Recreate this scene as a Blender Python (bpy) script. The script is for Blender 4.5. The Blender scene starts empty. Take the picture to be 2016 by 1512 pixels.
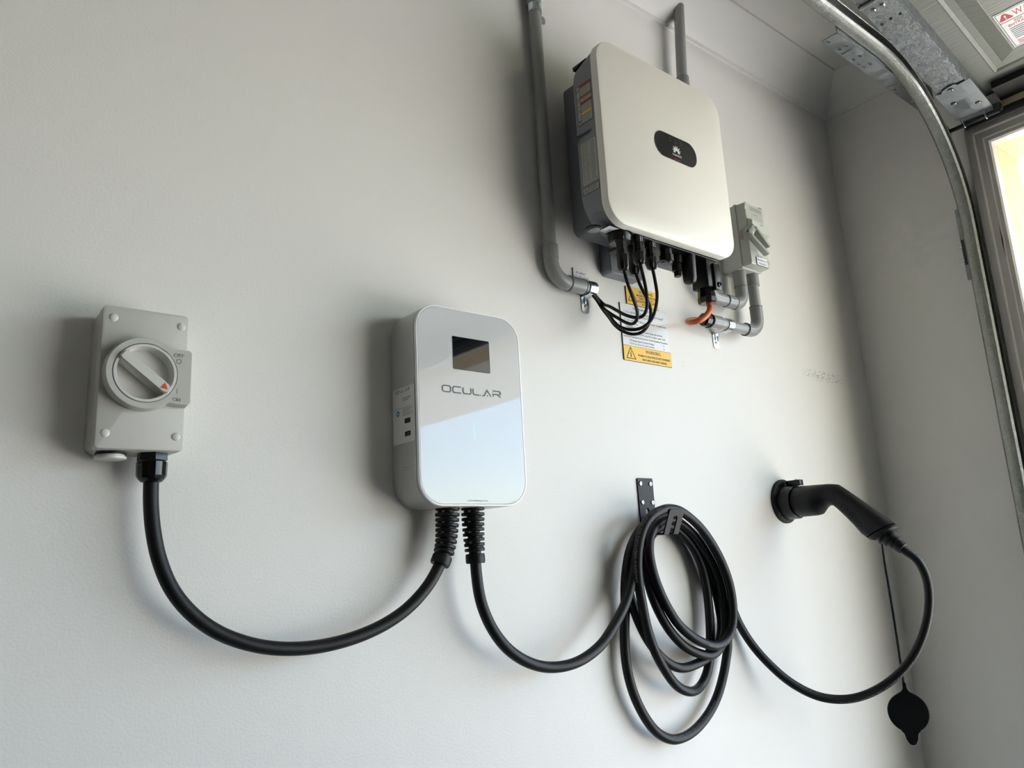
import bpy, bmesh, math, random
from mathutils import Vector, Matrix

random.seed(7)
scene = bpy.context.scene
COL = scene.collection

# ------------------------------------------------------------------ camera
CAM = Vector((0.0, -1.0, 1.15))
FPX, CX, CY = 1515.0, 1008.0, 756.0
YAW, PITCH, ROLL = math.radians(39.37500612), math.radians(12.60897389), math.radians(-2.98624146)
c_fwd = Vector((math.sin(YAW) * math.cos(PITCH), math.cos(YAW) * math.cos(PITCH), math.sin(PITCH)))
_r0 = Vector((math.cos(YAW), -math.sin(YAW), 0))
_u0 = _r0.cross(c_fwd)
c_rt = math.cos(ROLL) * _r0 + math.sin(ROLL) * _u0
c_up = c_rt.cross(c_fwd)
cam_data = bpy.data.cameras.new('camera')
cam_data.sensor_width = 36.0
cam_data.lens = FPX / 2016.0 * 36.0
cam_data.clip_start = 0.02
cam = bpy.data.objects.new('camera', cam_data)
COL.objects.link(cam)
M = Matrix((c_rt, c_up, -c_fwd)).transposed().to_4x4()
M.translation = CAM
cam.matrix_world = M
scene.camera = cam

# ------------------------------------------------------------------ world, sun, exposure
SUN_DIR = Vector((0.38, -0.30, 0.87)).normalized()      # towards the sun
SKY_STRENGTH = 0.40
SUN_ENERGY = 10.0
EXPOSURE = 1.66
world = bpy.data.worlds.new('world')
scene.world = world
world.use_nodes = True
wn = world.node_tree.nodes
wl = world.node_tree.links
bg = wn['Background']
sky = wn.new('ShaderNodeTexSky')
sky.sky_type = 'NISHITA'
sky.sun_disc = False
sky.sun_elevation = math.asin(SUN_DIR.z)
sky.sun_rotation = math.atan2(SUN_DIR.x, SUN_DIR.y)
sky.dust_density = 0.6
wl.new(sky.outputs[0], bg.inputs[0])
bg.inputs[1].default_value = SKY_STRENGTH
sd = bpy.data.lights.new('sun', 'SUN')
sd.energy = SUN_ENERGY
sd.angle = math.radians(0.53)
sd.color = (1.0, 0.945, 0.865)
so = bpy.data.objects.new('sun', sd)
COL.objects.link(so)
so.rotation_euler = (-SUN_DIR).to_track_quat('-Z', 'Y').to_euler()
so.location = (6, -4, 8)
scene.view_settings.view_transform = 'Standard'
scene.view_settings.look = 'None'
scene.view_settings.gamma = 1.0
scene.view_settings.use_curve_mapping = False
scene.view_settings.exposure = EXPOSURE
scene.cycles.max_bounces = 6
scene.cycles.diffuse_bounces = 4
scene.cycles.glossy_bounces = 3
scene.cycles.adaptive_threshold = 0.02
scene.cycles.caustics_reflective = False
scene.cycles.caustics_refractive = False

# room measures (metres); the equipment wall is the plane y = 0, the door wall x = XR
XR, XL, YF = 2.096, -3.4, -5.7
ZC = 2.467
OP_Y0, OP_Y1, OP_Z = -0.412, -3.9, 2.110

# portal: guides sampling of the sky through the open garage door, gives off nothing itself
pd = bpy.data.lights.new('door_portal', 'AREA')
pd.shape = 'RECTANGLE'
pd.size = OP_Z
pd.size_y = abs(OP_Y1 - OP_Y0)
pd.cycles.is_portal = True
po = bpy.data.objects.new('door_portal', pd)
COL.objects.link(po)
po.location = (XR + 0.16, (OP_Y0 + OP_Y1) / 2, OP_Z / 2)
po.rotation_euler = (0, math.radians(90), 0)      # -Z axis looks to -X, into the garage

# ------------------------------------------------------------------ helpers
def ray(px, py):
    return c_rt * ((px - CX) / FPX) - c_up * ((py - CY) / FPX) + c_fwd

def P(px, py, y=0.0):
    """point that stands at distance -y in front of the equipment wall, seen at a given place of the photo"""
    d = ray(px, py)
    return CAM + d * ((y - CAM.y) / d.y)

def PX(px, py, x):
    d = ray(px, py)
    return CAM + d * ((x - CAM.x) / d.x)

def srgb(r, g, b):
    def f(c):
        c /= 255.0
        return c / 12.92 if c <= 0.04045 else ((c + 0.055) / 1.055) ** 2.4
    return (f(r), f(g), f(b), 1.0)

MATS = {}
def mat(name, col, rough=0.5, metal=0.0, spec=0.5, bump=None, var=None, coat=0.0, emit=None, noise_rough=None):
    """procedural principled material; bump=(scale, distance), var=(scale, amount) for colour mottling"""
    m = bpy.data.materials.new(name)
    m.use_nodes = True
    n, l = m.node_tree.nodes, m.node_tree.links
    b = n['Principled BSDF']
    b.inputs['Base Color'].default_value = col
    b.inputs['Roughness'].default_value = rough
    b.inputs['Metallic'].default_value = metal
    b.inputs['Specular IOR Level'].default_value = spec
    b.inputs['Coat Weight'].default_value = coat
    b.inputs['Coat Roughness'].default_value = 0.03
    tc = n.new('ShaderNodeTexCoord')
    if var:
        t = n.new('ShaderNodeTexNoise')
        t.inputs['Scale'].default_value = var[0]
        t.inputs['Detail'].default_value = 5
        l.new(tc.outputs['Object'], t.inputs['Vector'])
        mx = n.new('ShaderNodeMix'); mx.data_type = 'RGBA'
        mx.inputs[6].default_value = tuple(c * (1 - var[1]) for c in col[:3]) + (1,)
        mx.inputs[7].default_value = tuple(min(1, c * (1 + var[1])) for c in col[:3]) + (1,)
        l.new(t.outputs[0], mx.inputs[0])
        l.new(mx.outputs[2], b.inputs['Base Color'])
    if bump:
        t = n.new('ShaderNodeTexNoise')
        t.inputs['Scale'].default_value = bump[0]
        t.inputs['Detail'].default_value = 3
        l.new(tc.outputs['Object'], t.inputs['Vector'])
        bp = n.new('ShaderNodeBump')
        bp.inputs['Distance'].default_value = bump[1]
        bp.inputs['Strength'].default_value = 1.0
        l.new(t.outputs[0], bp.inputs['Height'])
        l.new(bp.outputs[0], b.inputs['Normal'])
    if noise_rough:
        t = n.new('ShaderNodeTexNoise')
        t.inputs['Scale'].default_value = noise_rough[0]
        t.inputs['Detail'].default_value = 4
        l.new(tc.outputs['Object'], t.inputs['Vector'])
        mr = n.new('ShaderNodeMapRange')
        mr.inputs[1].default_value = 0.3; mr.inputs[2].default_value = 0.7
        mr.inputs[3].default_value = noise_rough[1]; mr.inputs[4].default_value = noise_rough[2]
        l.new(t.outputs[0], mr.inputs[0])
        l.new(mr.outputs[0], b.inputs['Roughness'])
    if emit:
        b.inputs['Emission Color'].default_value = emit[0]
        b.inputs['Emission Strength'].default_value = emit[1]
    MATS[name] = m
    return m

def galv_mat(name, col, scale, contrast, rough):
    """galvanised steel: spangle of voronoi flakes, streaked"""
    m = bpy.data.materials.new(name); m.use_nodes = True
    n, l = m.node_tree.nodes, m.node_tree.links
    b = n['Principled BSDF']
    b.inputs['Metallic'].default_value = 0.85
    tc = n.new('ShaderNodeTexCoord')
    nz = n.new('ShaderNodeTexNoise'); nz.inputs['Scale'].default_value = scale * 0.6; nz.inputs['Detail'].default_value = 4
    l.new(tc.outputs['Object'], nz.inputs['Vector'])
    add = n.new('ShaderNodeMixRGB'); add.blend_type = 'ADD'; add.inputs[0].default_value = 0.045
    l.new(tc.outputs['Object'], add.inputs[1]); l.new(nz.outputs['Color'], add.inputs[2])
    vo = n.new('ShaderNodeTexVoronoi'); vo.inputs['Scale'].default_value = scale
    l.new(add.outputs[0], vo.inputs['Vector'])
    rgb = n.new('ShaderNodeSeparateColor'); l.new(vo.outputs['Color'], rgb.inputs[0])
    mx = n.new('ShaderNodeMix'); mx.data_type = 'RGBA'
    mx.inputs[6].default_value = tuple(c * (1 - contrast) for c in col[:3]) + (1,)
    mx.inputs[7].default_value = tuple(min(1, c * (1 + contrast)) for c in col[:3]) + (1,)
    l.new(rgb.outputs[0], mx.inputs[0]); l.new(mx.outputs[2], b.inputs['Base Color'])
    mr = n.new('ShaderNodeMapRange'); mr.inputs[3].default_value = rough - 0.1; mr.inputs[4].default_value = rough + 0.15
    l.new(rgb.outputs[1], mr.inputs[0]); l.new(mr.outputs[0], b.inputs['Roughness'])
    bp = n.new('ShaderNodeBump'); bp.inputs['Distance'].default_value = 0.0006; bp.inputs['Strength'].default_value = 0.6
    l.new(vo.outputs['Distance'], bp.inputs['Height']); l.new(bp.outputs[0], b.inputs['Normal'])
    MATS[name] = m
    return m

class G:
    """collects geometry in world space; build() links it as one mesh object, in its parent's space"""
    def __init__(s):
        s.v, s.f = [], []
    def add(s, verts, faces):
        o = len(s.v)
        s.v += [Vector(v) for v in verts]
        s.f += [tuple(i + o for i in f) for f in faces]
        return s
    def box(s, a, b):
        x0, x1 = sorted((a[0], b[0])); y0, y1 = sorted((a[1], b[1])); z0, z1 = sorted((a[2], b[2]))
        return s.add([(x0,y0,z0),(x1,y0,z0),(x1,y1,z0),(x0,y1,z0),(x0,y0,z1),(x1,y0,z1),(x1,y1,z1),(x0,y1,z1)],
                     [(0,3,2,1),(4,5,6,7),(0,1,5,4),(1,2,6,5),(2,3,7,6),(3,0,4,7)])
    def obox(s, c, ax, ay, az, bev=0.0):
        """oriented box from centre and three half-axis vectors; bev > 0 rounds it"""
        c, ax, ay, az = Vector(c), Vector(ax), Vector(ay), Vector(az)
        if bev <= 0:
            vs = [c + ax*i + ay*j + az*k for k in (-1,1) for (i,j) in ((-1,-1),(1,-1),(1,1),(-1,1))]
            return s.add(vs, [(0,3,2,1),(4,5,6,7),(0,1,5,4),(1,2,6,5),(2,3,7,6),(3,0,4,7)])
        bm = bmesh.new()
        bmesh.ops.create_cube(bm, size=2.0)
        lx, ly, lz = ax.length, ay.length, az.length
        for v in bm.verts:
            v.co = Vector((v.co.x*lx, v.co.y*ly, v.co.z*lz))
        bmesh.ops.bevel(bm, geom=list(bm.edges), offset=bev, segments=2, affect='EDGES', profile=0.5)
        bm.verts.index_update()
        nx, ny, nz = ax.normalized(), ay.normalized(), az.normalized()
        s.add([c + nx*v.co.x + ny*v.co.y + nz*v.co.z for v in bm.verts], [tuple(v.index for v in f.verts) for f in bm.faces])
        bm.free()
        return s
    def loft(s, rings, cap0=True, cap1=True, closed=True):
        n = len(rings[0]); o = 0
        vs = [p for r in rings for p in r]
        fs = []
        for i in range(len(rings) - 1):
            for j in range(n if closed else n - 1):
                k = (j + 1) % n
                fs.append((i*n + j, i*n + k, (i+1)*n + k, (i+1)*n + j))
        if cap0: fs.append(tuple(range(n - 1, -1, -1)))
        if cap1: fs.append(tuple((len(rings)-1)*n + j for j in range(n)))
        return s.add(vs, fs)
    def lathe(s, base, axis, prof, n=24, cap0=True, cap1=True, rot=0.0):
        """prof: list of (distance along axis, radius)"""
        axis = Vector(axis).normalized()
        a = axis.orthogonal().normalized() if abs(axis.z) > 0.9 or abs(axis.z) < 0.1 else axis.cross(Vector((0,0,1))).normalized()
        b = axis.cross(a)
        base = Vector(base)
        rings = []
        for d, r in prof:
            rings.append([base + axis*d + (a*math.cos(t) + b*math.sin(t))*r for t in (rot + 2*math.pi*i/n for i in range(n))])
        return s.loft(rings, cap0, cap1)
    def tube(s, pts, r, n=14, caps=True):
        pts = [Vector(p) for p in pts]
        rr = r if isinstance(r, (list, tuple)) else [r]*len(pts)
        rings = []
        t0 = (pts[1] - pts[0]).normalized()
        u = t0.orthogonal().normalized()
        for i, p in enumerate(pts):
            t = (pts[min(i+1, len(pts)-1)] - pts[max(i-1, 0)]).normalized()
            u = (u - t*u.dot(t)).normalized()
            w = t.cross(u)
            rings.append([p + (u*math.cos(2*math.pi*k/n) + w*math.sin(2*math.pi*k/n))*rr[i] for k in range(n)])
        return s.loft(rings, caps, caps)
    def rrect(s, x0, x1, z0, z1, r, prof, seg=8, cap0=True, cap1=True):
        """rounded rectangle in x/z lofted along y; prof: list of (y, inset)"""
        rings = []
        for pr in prof:
            y, ins = pr[0], pr[1]
            rad = max((pr[2] if len(pr) > 2 else r) - ins, 0.0004)
            ring = []
            for cx, cz, a0 in ((x1-ins-rad, z0+ins+rad, -90), (x1-ins-rad, z1-ins-rad, 0), (x0+ins+rad, z1-ins-rad, 90), (x0+ins+rad, z0+ins+rad, 180)):
                for k in range(seg + 1):
                    t = math.radians(a0 + 90*k/seg)
                    ring.append(Vector((cx + rad*math.cos(t), y, cz + rad*math.sin(t))))
            rings.append(ring)
        return s.loft(rings, cap0, cap1)
    def build(s, name, material, parent=None, smooth=35.0, kind=None, label=None):
        off = ROOT.get(parent.name, Vector((0,0,0))) if parent else Vector((0,0,0))
        me = bpy.data.meshes.new(name)
        me.from_pydata([tuple(v - off) for v in s.v], [], s.f)
        return link_mesh(name, me, material, parent, smooth, kind, label)

ROOT = {}
def link_mesh(name, me, material, parent=None, smooth=35.0, kind=None, label=None, fix=True):
    if fix:
        bm = bmesh.new(); bm.from_mesh(me)
        bmesh.ops.recalc_face_normals(bm, faces=bm.faces)
        bm.to_mesh(me); bm.free()
    if smooth:
        for p in me.polygons: p.use_smooth = True
        me.set_sharp_from_angle(angle=math.radians(smooth))
    me.materials.append(MATS[material])
    o = bpy.data.objects.new(name, me)
    COL.objects.link(o)
    if parent:
        o.parent = parent
        ROOT[o.name] = ROOT.get(parent.name, Vector((0,0,0)))
    if kind: o['kind'] = kind
    if label: o['label'] = label
    return o

def thing(name, loc, label, cat, group=None):
    o = bpy.data.objects.new(name, None)
    COL.objects.link(o)
    o.location = Vector(loc)
    o.empty_display_size = 0.02
    o['label'] = label; o['category'] = cat
    if group: o['group'] = group
    ROOT[o.name] = Vector(loc)
    return o

def smooth_path(pts, step=0.006):
    """Catmull-Rom (centripetal) through the points, resampled to even steps"""
    pts = [Vector(p) for p in pts]
    Q = [2*pts[0] - pts[1]] + pts + [2*pts[-1] - pts[-2]]
    fine = []
    for i in range(1, len(Q) - 2):
        p0, p1, p2, p3 = Q[i-1], Q[i], Q[i+1], Q[i+2]
        t0 = 0.0
        t1 = t0 + max((p1-p0).length, 1e-6)**0.5
        t2 = t1 + max((p2-p1).length, 1e-6)**0.5
        t3 = t2 + max((p3-p2).length, 1e-6)**0.5
        for k in range(12):
            t = t1 + (t2 - t1)*k/12
            A1 = p0*((t1-t)/(t1-t0)) + p1*((t-t0)/(t1-t0))
            A2 = p1*((t2-t)/(t2-t1)) + p2*((t-t1)/(t2-t1))
            A3 = p2*((t3-t)/(t3-t2)) + p3*((t-t2)/(t3-t2))
            B1 = A1*((t2-t)/(t2-t0)) + A2*((t-t0)/(t2-t0))
            B2 = A2*((t3-t)/(t3-t1)) + A3*((t-t1)/(t3-t1))
            fine.append(B1*((t2-t)/(t2-t1)) + B2*((t-t1)/(t2-t1)))
    fine.append(pts[-1])
    for it in range(6):
        fine = [fine[0]] + [(fine[i-1] + 2*fine[i] + fine[i+1])/4 for i in range(1, len(fine)-1)] + [fine[-1]]
    out = [fine[0]]; acc = 0.0
    for a, b in zip(fine, fine[1:]):
        L = (b - a).length
        while acc + L >= step:
            f = (step - acc)/L
            a = a + (b - a)*f
            out.append(a.copy()); L = (b - a).length; acc = 0.0
        acc += L
    if (out[-1] - fine[-1]).length < step*0.4: out[-1] = fine[-1]
    else: out.append(fine[-1])
    return out

class Frame:
    """flat print frame: origin, right, up, outward normal"""
    def __init__(s, o, right, up, nrm=None):
        s.o, s.r, s.u = Vector(o), Vector(right).normalized(), Vector(up).normalized()
        s.n = Vector(nrm).normalized() if nrm is not None else s.r.cross(s.u)
    def at(s, x, y, h=0.0):
        return s.o + s.r*x + s.u*y + s.n*h

def poly(fr, pts, name, material, parent, h=0.0003):
    g = G(); g.add([fr.at(x, y, h) for x, y in pts], [tuple(range(len(pts)))])
    return g.build(name, material, parent, smooth=0)

def rect(fr, x0, x1, y0, y1, name, material, parent, h=0.0003, t=0.0):
    if t <= 0:
        return poly(fr, [(x0,y0),(x1,y0),(x1,y1),(x0,y1)], name, material, parent, h)
    g = G()
    g.obox(fr.at((x0+x1)/2, (y0+y1)/2, h - t/2), fr.r*(x1-x0)/2, fr.u*(y1-y0)/2, fr.n*t/2)
    return g.build(name, material, parent, smooth=0)

def strokes(fr, lines, w, name, material, parent, h=0.0004, closed=False):
    """print made of stroked polylines (round joints)"""
    g = G()
    for q, ln in enumerate(lines):
        ln = [p for i, p in enumerate(ln) if i == 0 or math.hypot(p[0]-ln[i-1][0], p[1]-ln[i-1][1]) > 1e-6]
        n = len(ln); L_, R_ = [], []
        loop = n > 3 and math.hypot(ln[0][0]-ln[-1][0], ln[0][1]-ln[-1][1]) < 1e-6
        if n > 4 and not loop and math.hypot(ln[1][0]-ln[-1][0], ln[1][1]-ln[-1][1]) < 1e-6:
            ln = ln[:-1]; n -= 1; loop = math.hypot(ln[0][0]-ln[-1][0], ln[0][1]-ln[-1][1]) < 1e-6
        for i in range(n):
            a = ln[i-1] if i > 0 else (ln[-2] if loop else None)
            b = ln[i+1] if i < n-1 else (ln[1] if loop else None)
            p = ln[i]
            def nrm(u, v):
                dx, dy = v[0]-u[0], v[1]-u[1]; l = math.hypot(dx, dy) or 1e-9
                return (-dy/l, dx/l)
            n1 = nrm(a, p) if a else nrm(p, b)
            n2 = nrm(p, b) if b else nrm(a, p)
            mx, my = n1[0]+n2[0], n1[1]+n2[1]
            ml = mx*mx + my*my
            k = 2.0/ml if ml > 0.5 else 2.0/0.5
            k = min(k, 2.0)
            L_.append((p[0]+mx*k*w/2, p[1]+my*k*w/2)); R_.append((p[0]-mx*k*w/2, p[1]-my*k*w/2))
        hh = h + 0.00003*(q % 4)
        vs = [fr.at(x, y, hh) for x, y in L_] + [fr.at(x, y, hh) for x, y in R_]
        g.add(vs, [(i, n+i, n+i+1, i+1) for i in range(n-1)])
    return g.build(name, material, parent, smooth=0)

def text(fr, body, x, y, size, name, material, parent, width=None, align='LEFT', h=0.0004, extrude=0.0, bold=0.0, spacing=1.0):
    """lettering: baseline start (or centre) at (x, y) in the frame; size = cap height in metres; width fits it"""
    cu = bpy.data.curves.new('lettering', 'FONT')
    cu.body = body
    cu.size = 1.0
    cu.resolution_u = 3
    cu.offset = bold
    cu.space_character = spacing
    cu.space_line = 1.0
    cu.align_x = 'LEFT'
    to = bpy.data.objects.new('lettering', cu)
    COL.objects.link(to)
    dg = bpy.context.evaluated_depsgraph_get()
    dg.update()
    me = bpy.data.meshes.new_from_object(to.evaluated_get(dg))
    bpy.data.objects.remove(to); bpy.data.curves.remove(cu)
    if not me.vertices:
        return None
    xs = [v.co.x for v in me.vertices]
    x_lo, x_hi = min(xs), max(xs)
    sy = size / 0.729
    sx = (width / (x_hi - x_lo)) if width else sy
    w = (x_hi - x_lo)*sx
    ox = x - (w/2 if align == 'CENTER' else (w if align == 'RIGHT' else 0.0))
    off = ROOT.get(parent.name, Vector((0,0,0))) if parent else Vector((0,0,0))
    for v in me.vertices:
        v.co = fr.at(ox + (v.co.x - x_lo)*sx, y + v.co.y*sy, h) - off
    if extrude > 0:
        bm = bmesh.new(); bm.from_mesh(me)
        ret = bmesh.ops.extrude_face_region(bm, geom=list(bm.faces))
        for e in ret['geom']:
            if isinstance(e, bmesh.types.BMVert): e.co += fr.n*extrude
        bm.to_mesh(me); bm.free()
    me.materials.clear()
    return link_mesh(name, me, material, parent, smooth=0, fix=extrude > 0)

def tri_sign(fr, cx, cy, s, parent, ink, fill=None, bolt=True, lw=0.0012):
    """electric warning triangle with a bolt (or an exclamation mark)"""
    hgt = s*0.87
    a, b, c = (cx - s/2, cy - hgt/3), (cx + s/2, cy - hgt/3), (cx, cy + hgt*2/3)
    if fill: poly(fr, [a, b, c], 'triangle_field', fill, parent, 0.00035)
    strokes(fr, [[a, b, c, a, b]], lw, 'triangle', ink, parent, 0.0005)
    if bolt:
        strokes(fr, [[(cx + s*.06, cy + s*.30), (cx - s*.07, cy + s*.08), (cx + s*.06, cy + s*.06), (cx - s*.03, cy - s*.14)],
                     [(cx - s*.09, cy - s*.06), (cx - s*.03, cy - s*.16), (cx + s*.05, cy - s*.08)]], lw*0.9, 'bolt', ink, parent, 0.0005)
    else:
        strokes(fr, [[(cx, cy + s*.28), (cx, cy)], [(cx, cy - s*.1), (cx, cy - s*.16)]], lw*1.1, 'exclamation_mark', ink, parent, 0.0005)

def holes_plate(name, outer, holes, thick, fr, material, parent, h=0.0):
    """flat plate with real holes; outlines are 2-D point lists in the frame"""
    cu = bpy.data.curves.new('plate', 'CURVE')
    cu.dimensions = '2D'; cu.fill_mode = 'BOTH'; cu.extrude = thick/2
    for ring in [outer] + holes:
        sp = cu.splines.new('POLY'); sp.points.add(len(ring) - 1)
        for p, (x, y) in zip(sp.points, ring): p.co = (x, y, 0, 1)
        sp.use_cyclic_u = True
    to = bpy.data.objects.new('plate', cu); COL.objects.link(to)
    dg = bpy.context.evaluated_depsgraph_get(); dg.update()
    me = bpy.data.meshes.new_from_object(to.evaluated_get(dg))
    bpy.data.objects.remove(to); bpy.data.curves.remove(cu)
    off = ROOT.get(parent.name, Vector((0,0,0))) if parent else Vector((0,0,0))
    for v in me.vertices:
        v.co = fr.at(v.co.x, v.co.y, v.co.z + h) - off
    me.materials.clear()
    return link_mesh(name, me, material, parent, smooth=30)

def circ(cx, cy, r, n=16, sx=1.0):
    return [(cx + r*sx*math.cos(2*math.pi*k/n), cy + r*math.sin(2*math.pi*k/n)) for k in range(n)]

def slot(x0, y0, x1, y1, r, n=6):
    a = math.atan2(y1-y0, x1-x0)
    return [(x1 + r*math.cos(a - math.pi/2 + math.pi*k/n), y1 + r*math.sin(a - math.pi/2 + math.pi*k/n)) for k in range(n+1)] + \
           [(x0 + r*math.cos(a + math.pi/2 + math.pi*k/n), y0 + r*math.sin(a + math.pi/2 + math.pi*k/n)) for k in range(n+1)]

def rr2(x0, x1, y0, y1, r, seg=5):
    out = []
    for cx, cy, a0 in ((x1-r, y0+r, -90), (x1-r, y1-r, 0), (x0+r, y1-r, 90), (x0+r, y0+r, 180)):
        for k in range(seg+1):
            t = math.radians(a0 + 90*k/seg); out.append((cx + r*math.cos(t), cy + r*math.sin(t)))
    return out

def boolean_cut(o, cutters):
    for c in cutters:
        md = o.modifiers.new('cut', 'BOOLEAN'); md.object = c; md.operation = 'DIFFERENCE'; md.solver = 'EXACT'
    dg = bpy.context.evaluated_depsgraph_get(); dg.update()
    me = bpy.data.meshes.new_from_object(o.evaluated_get(dg))
    o.modifiers.clear()
    o.data = me
    for p in me.polygons: p.use_smooth = True
    me.set_sharp_from_angle(angle=math.radians(30))
    for c in cutters: bpy.data.objects.remove(c)

# ------------------------------------------------------------------ materials
def wall_paint():
    """white roller-painted plaster with a fine orange-peel; scuffs and specks have their own places"""
    m = bpy.data.materials.new('wall_paint'); m.use_nodes = True
    n, l = m.node_tree.nodes, m.node_tree.links
    b = n['Principled BSDF']; b.inputs['Roughness'].default_value = 0.42
    b.inputs['Specular IOR Level'].default_value = 0.35
    tc = n.new('ShaderNodeTexCoord')
    t = n.new('ShaderNodeTexNoise'); t.inputs['Scale'].default_value = 290; t.inputs['Detail'].default_value = 2.5
    l.new(tc.outputs['Object'], t.inputs['Vector'])
    t2 = n.new('ShaderNodeTexNoise'); t2.inputs['Scale'].default_value = 9; t2.inputs['Detail'].default_value = 2
    l.new(tc.outputs['Object'], t2.inputs['Vector'])
    b1 = n.new('ShaderNodeBump'); b1.inputs['Distance'].default_value = 0.00055; b1.inputs['Strength'].default_value = 0.5
    l.new(t.outputs[0], b1.inputs['Height'])
    b2 = n.new('ShaderNodeBump'); b2.inputs['Distance'].default_value = 0.003; b2.inputs['Strength'].default_value = 0.15
    l.new(t2.outputs[0], b2.inputs['Height']); l.new(b1.outputs[0], b2.inputs['Normal'])
    l.new(b2.outputs[0], b.inputs['Normal'])
    # scuffs: (x, z, half width, half height, threshold) on the equipment wall, fine specks near the corner
    sep = n.new('ShaderNodeSeparateXYZ'); l.new(tc.outputs['Object'], sep.inputs[0])
    def node(op, a, b_=None, clamp=False):
        q = n.new('ShaderNodeMath'); q.operation = op; q.use_clamp = clamp
        for i, v in enumerate((a, b_)):
            if v is None: continue
            if isinstance(v, (int, float)): q.inputs[i].default_value = v
            else: l.new(v, q.inputs[i])
        return q.outputs[0]
    fine = n.new('ShaderNodeTexNoise'); fine.inputs['Scale'].default_value = 260; fine.inputs['Detail'].default_value = 4
    mp = n.new('ShaderNodeMapping'); mp.inputs['Scale'].default_value = (0.35, 1, 1.0)
    l.new(tc.outputs['Object'], mp.inputs[0]); l.new(mp.outputs[0], fine.inputs['Vector'])
    total = None
    for (x, z, hx, hz, th) in SCUFFS:
        dx = node('DIVIDE', node('ABSOLUTE', node('SUBTRACT', sep.outputs[0], x)), hx)
        dz = node('DIVIDE', node('ABSOLUTE', node('SUBTRACT', sep.outputs[2], z)), hz)
        inside = node('MULTIPLY', node('SUBTRACT', 1.0, dx, True), node('SUBTRACT', 1.0, dz, True))
        inside = node('MULTIPLY', inside, 3.0, True)
        spots = node('MULTIPLY', node('SUBTRACT', fine.outputs[0], th), 9.0, True)
        k = node('MULTIPLY', inside, spots)
        total = k if total is None else node('MAXIMUM', total, k)
    mx = n.new('ShaderNodeMix'); mx.data_type = 'RGBA'
    mx.inputs[6].default_value = WALL_COL
    mx.inputs[7].default_value = srgb(120, 116, 108)
    l.new(node('MULTIPLY', total, 0.75), mx.inputs[0]); l.new(mx.outputs[2], b.inputs['Base Color'])
    MATS['wall_paint'] = m
WALL_COL = srgb(229, 227, 222)
def _s(px0, py0, px1, py1, th):
    a, b = P(px0, py0), P(px1, py1)
    return ((a.x+b.x)/2, (a.z+b.z)/2, abs(b.x-a.x)/2, abs(b.z-a.z)/2, th)
SCUFFS = [_s(1575, 720, 1668, 762, 0.52), _s(1335, 705, 1352, 735, 0.62), _s(1400, 728, 1480, 745, 0.66), _s(925, 1325, 1000, 1360, 0.66),
          _s(1240, 1278, 1262, 1300, 0.64), _s(1610, 1235, 1640, 1275, 0.64), _s(1770, 1210, 1800, 1480, 0.69), _s(1000, 175, 1030, 200, 0.6), _s(1660, 1030, 1690, 1060, 0.65)]
wall_paint()
mat('face_brick', srgb(112, 100, 92), 0.8, var=(30, 0.2), bump=(40, 0.004))
mat('ceiling_paint', srgb(222, 221, 216), 0.6, bump=(120, 0.0004))
mat('cornice_paint', srgb(226, 225, 220), 0.5)
mat('concrete', srgb(104, 102, 98), 0.7, bump=(60, 0.002), var=(4, 0.12))
mat('driveway_concrete', srgb(196, 194, 190), 0.85, var=(2, 0.08), bump=(80, 0.002))
mat('frame_paint', srgb(192, 188, 182), 0.35, var=(30, 0.04))
mat('cream_render', srgb(206, 190, 152), 0.7, bump=(90, 0.0015), var=(7, 0.05))
mat('soffit_cream', srgb(236, 232, 222), 0.7)
mat('lawn', srgb(104, 112, 76), 0.9, var=(14, 0.3), bump=(70, 0.02))
mat('far_render', srgb(205, 198, 186), 0.8, var=(3, 0.06))
mat('roof_tile', srgb(88, 86, 88), 0.7, var=(20, 0.15))
mat('window_glass', srgb(60, 70, 80), 0.08, spec=0.8)
mat('switch_grey', srgb(186, 185, 178), 0.38, var=(3, 0.01))
mat('switch_light', srgb(205, 204, 198), 0.35)
mat('mark_shade', srgb(128, 127, 121), 0.4)  # darker grey puts the relief shade of the embossed marks into colour
mat('switch_dish', srgb(178, 178, 170), 0.4)
mat('orange_red', srgb(214, 66, 34), 0.45)
mat('black_rubber', srgb(9, 9, 10), 0.46, spec=0.32, bump=(600, 0.00015))
mat('black_plastic', srgb(8, 8, 9), 0.32, spec=0.4, var=(30, 0.1))
mat('black_gloss', srgb(6, 6, 7), 0.18, spec=0.45)
mat('black_satin', srgb(11, 11, 12), 0.5, spec=0.35, bump=(900, 0.0001))
mat('charger_body', srgb(182, 182, 180), 0.36, metal=0.15)
mat('charger_rim', srgb(244, 244, 244), 0.2)
mat('charger_gap', srgb(70, 70, 68), 0.5)
mat('charger_glass', srgb(196, 197, 197), 0.03, spec=0.5)
mat('lcd', srgb(14, 17, 20), 0.025, spec=0.6)
mat('ink_grey', srgb(74, 77, 80), 0.4)
mat('ink_black', srgb(20, 20, 20), 0.5)
mat('ink_fine', srgb(96, 96, 94), 0.5)
mat('ink_cable', srgb(120, 120, 122), 0.5)
mat('ink_red', srgb(176, 40, 36), 0.5)
mat('ink_brown', srgb(158, 92, 40), 0.5)
mat('ink_white', srgb(215, 218, 220), 0.4)
mat('ink_blue', srgb(42, 120, 158), 0.4)
mat('sticker_white', srgb(214, 214, 212), 0.4)
mat('sticker_silver', srgb(168, 168, 162), 0.4)
mat('sign_white', srgb(226, 228, 230), 0.38)
mat('sign_yellow', srgb(242, 190, 20), 0.4)
mat('sign_core', srgb(14, 14, 14), 0.5)
mat('led_green', srgb(70, 220, 150), 0.4, emit=((0.1, 1.0, 0.45, 1), 0.7))
mat('inverter_white', srgb(232, 229, 219), 0.38, bump=(700, 0.00012))
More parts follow.
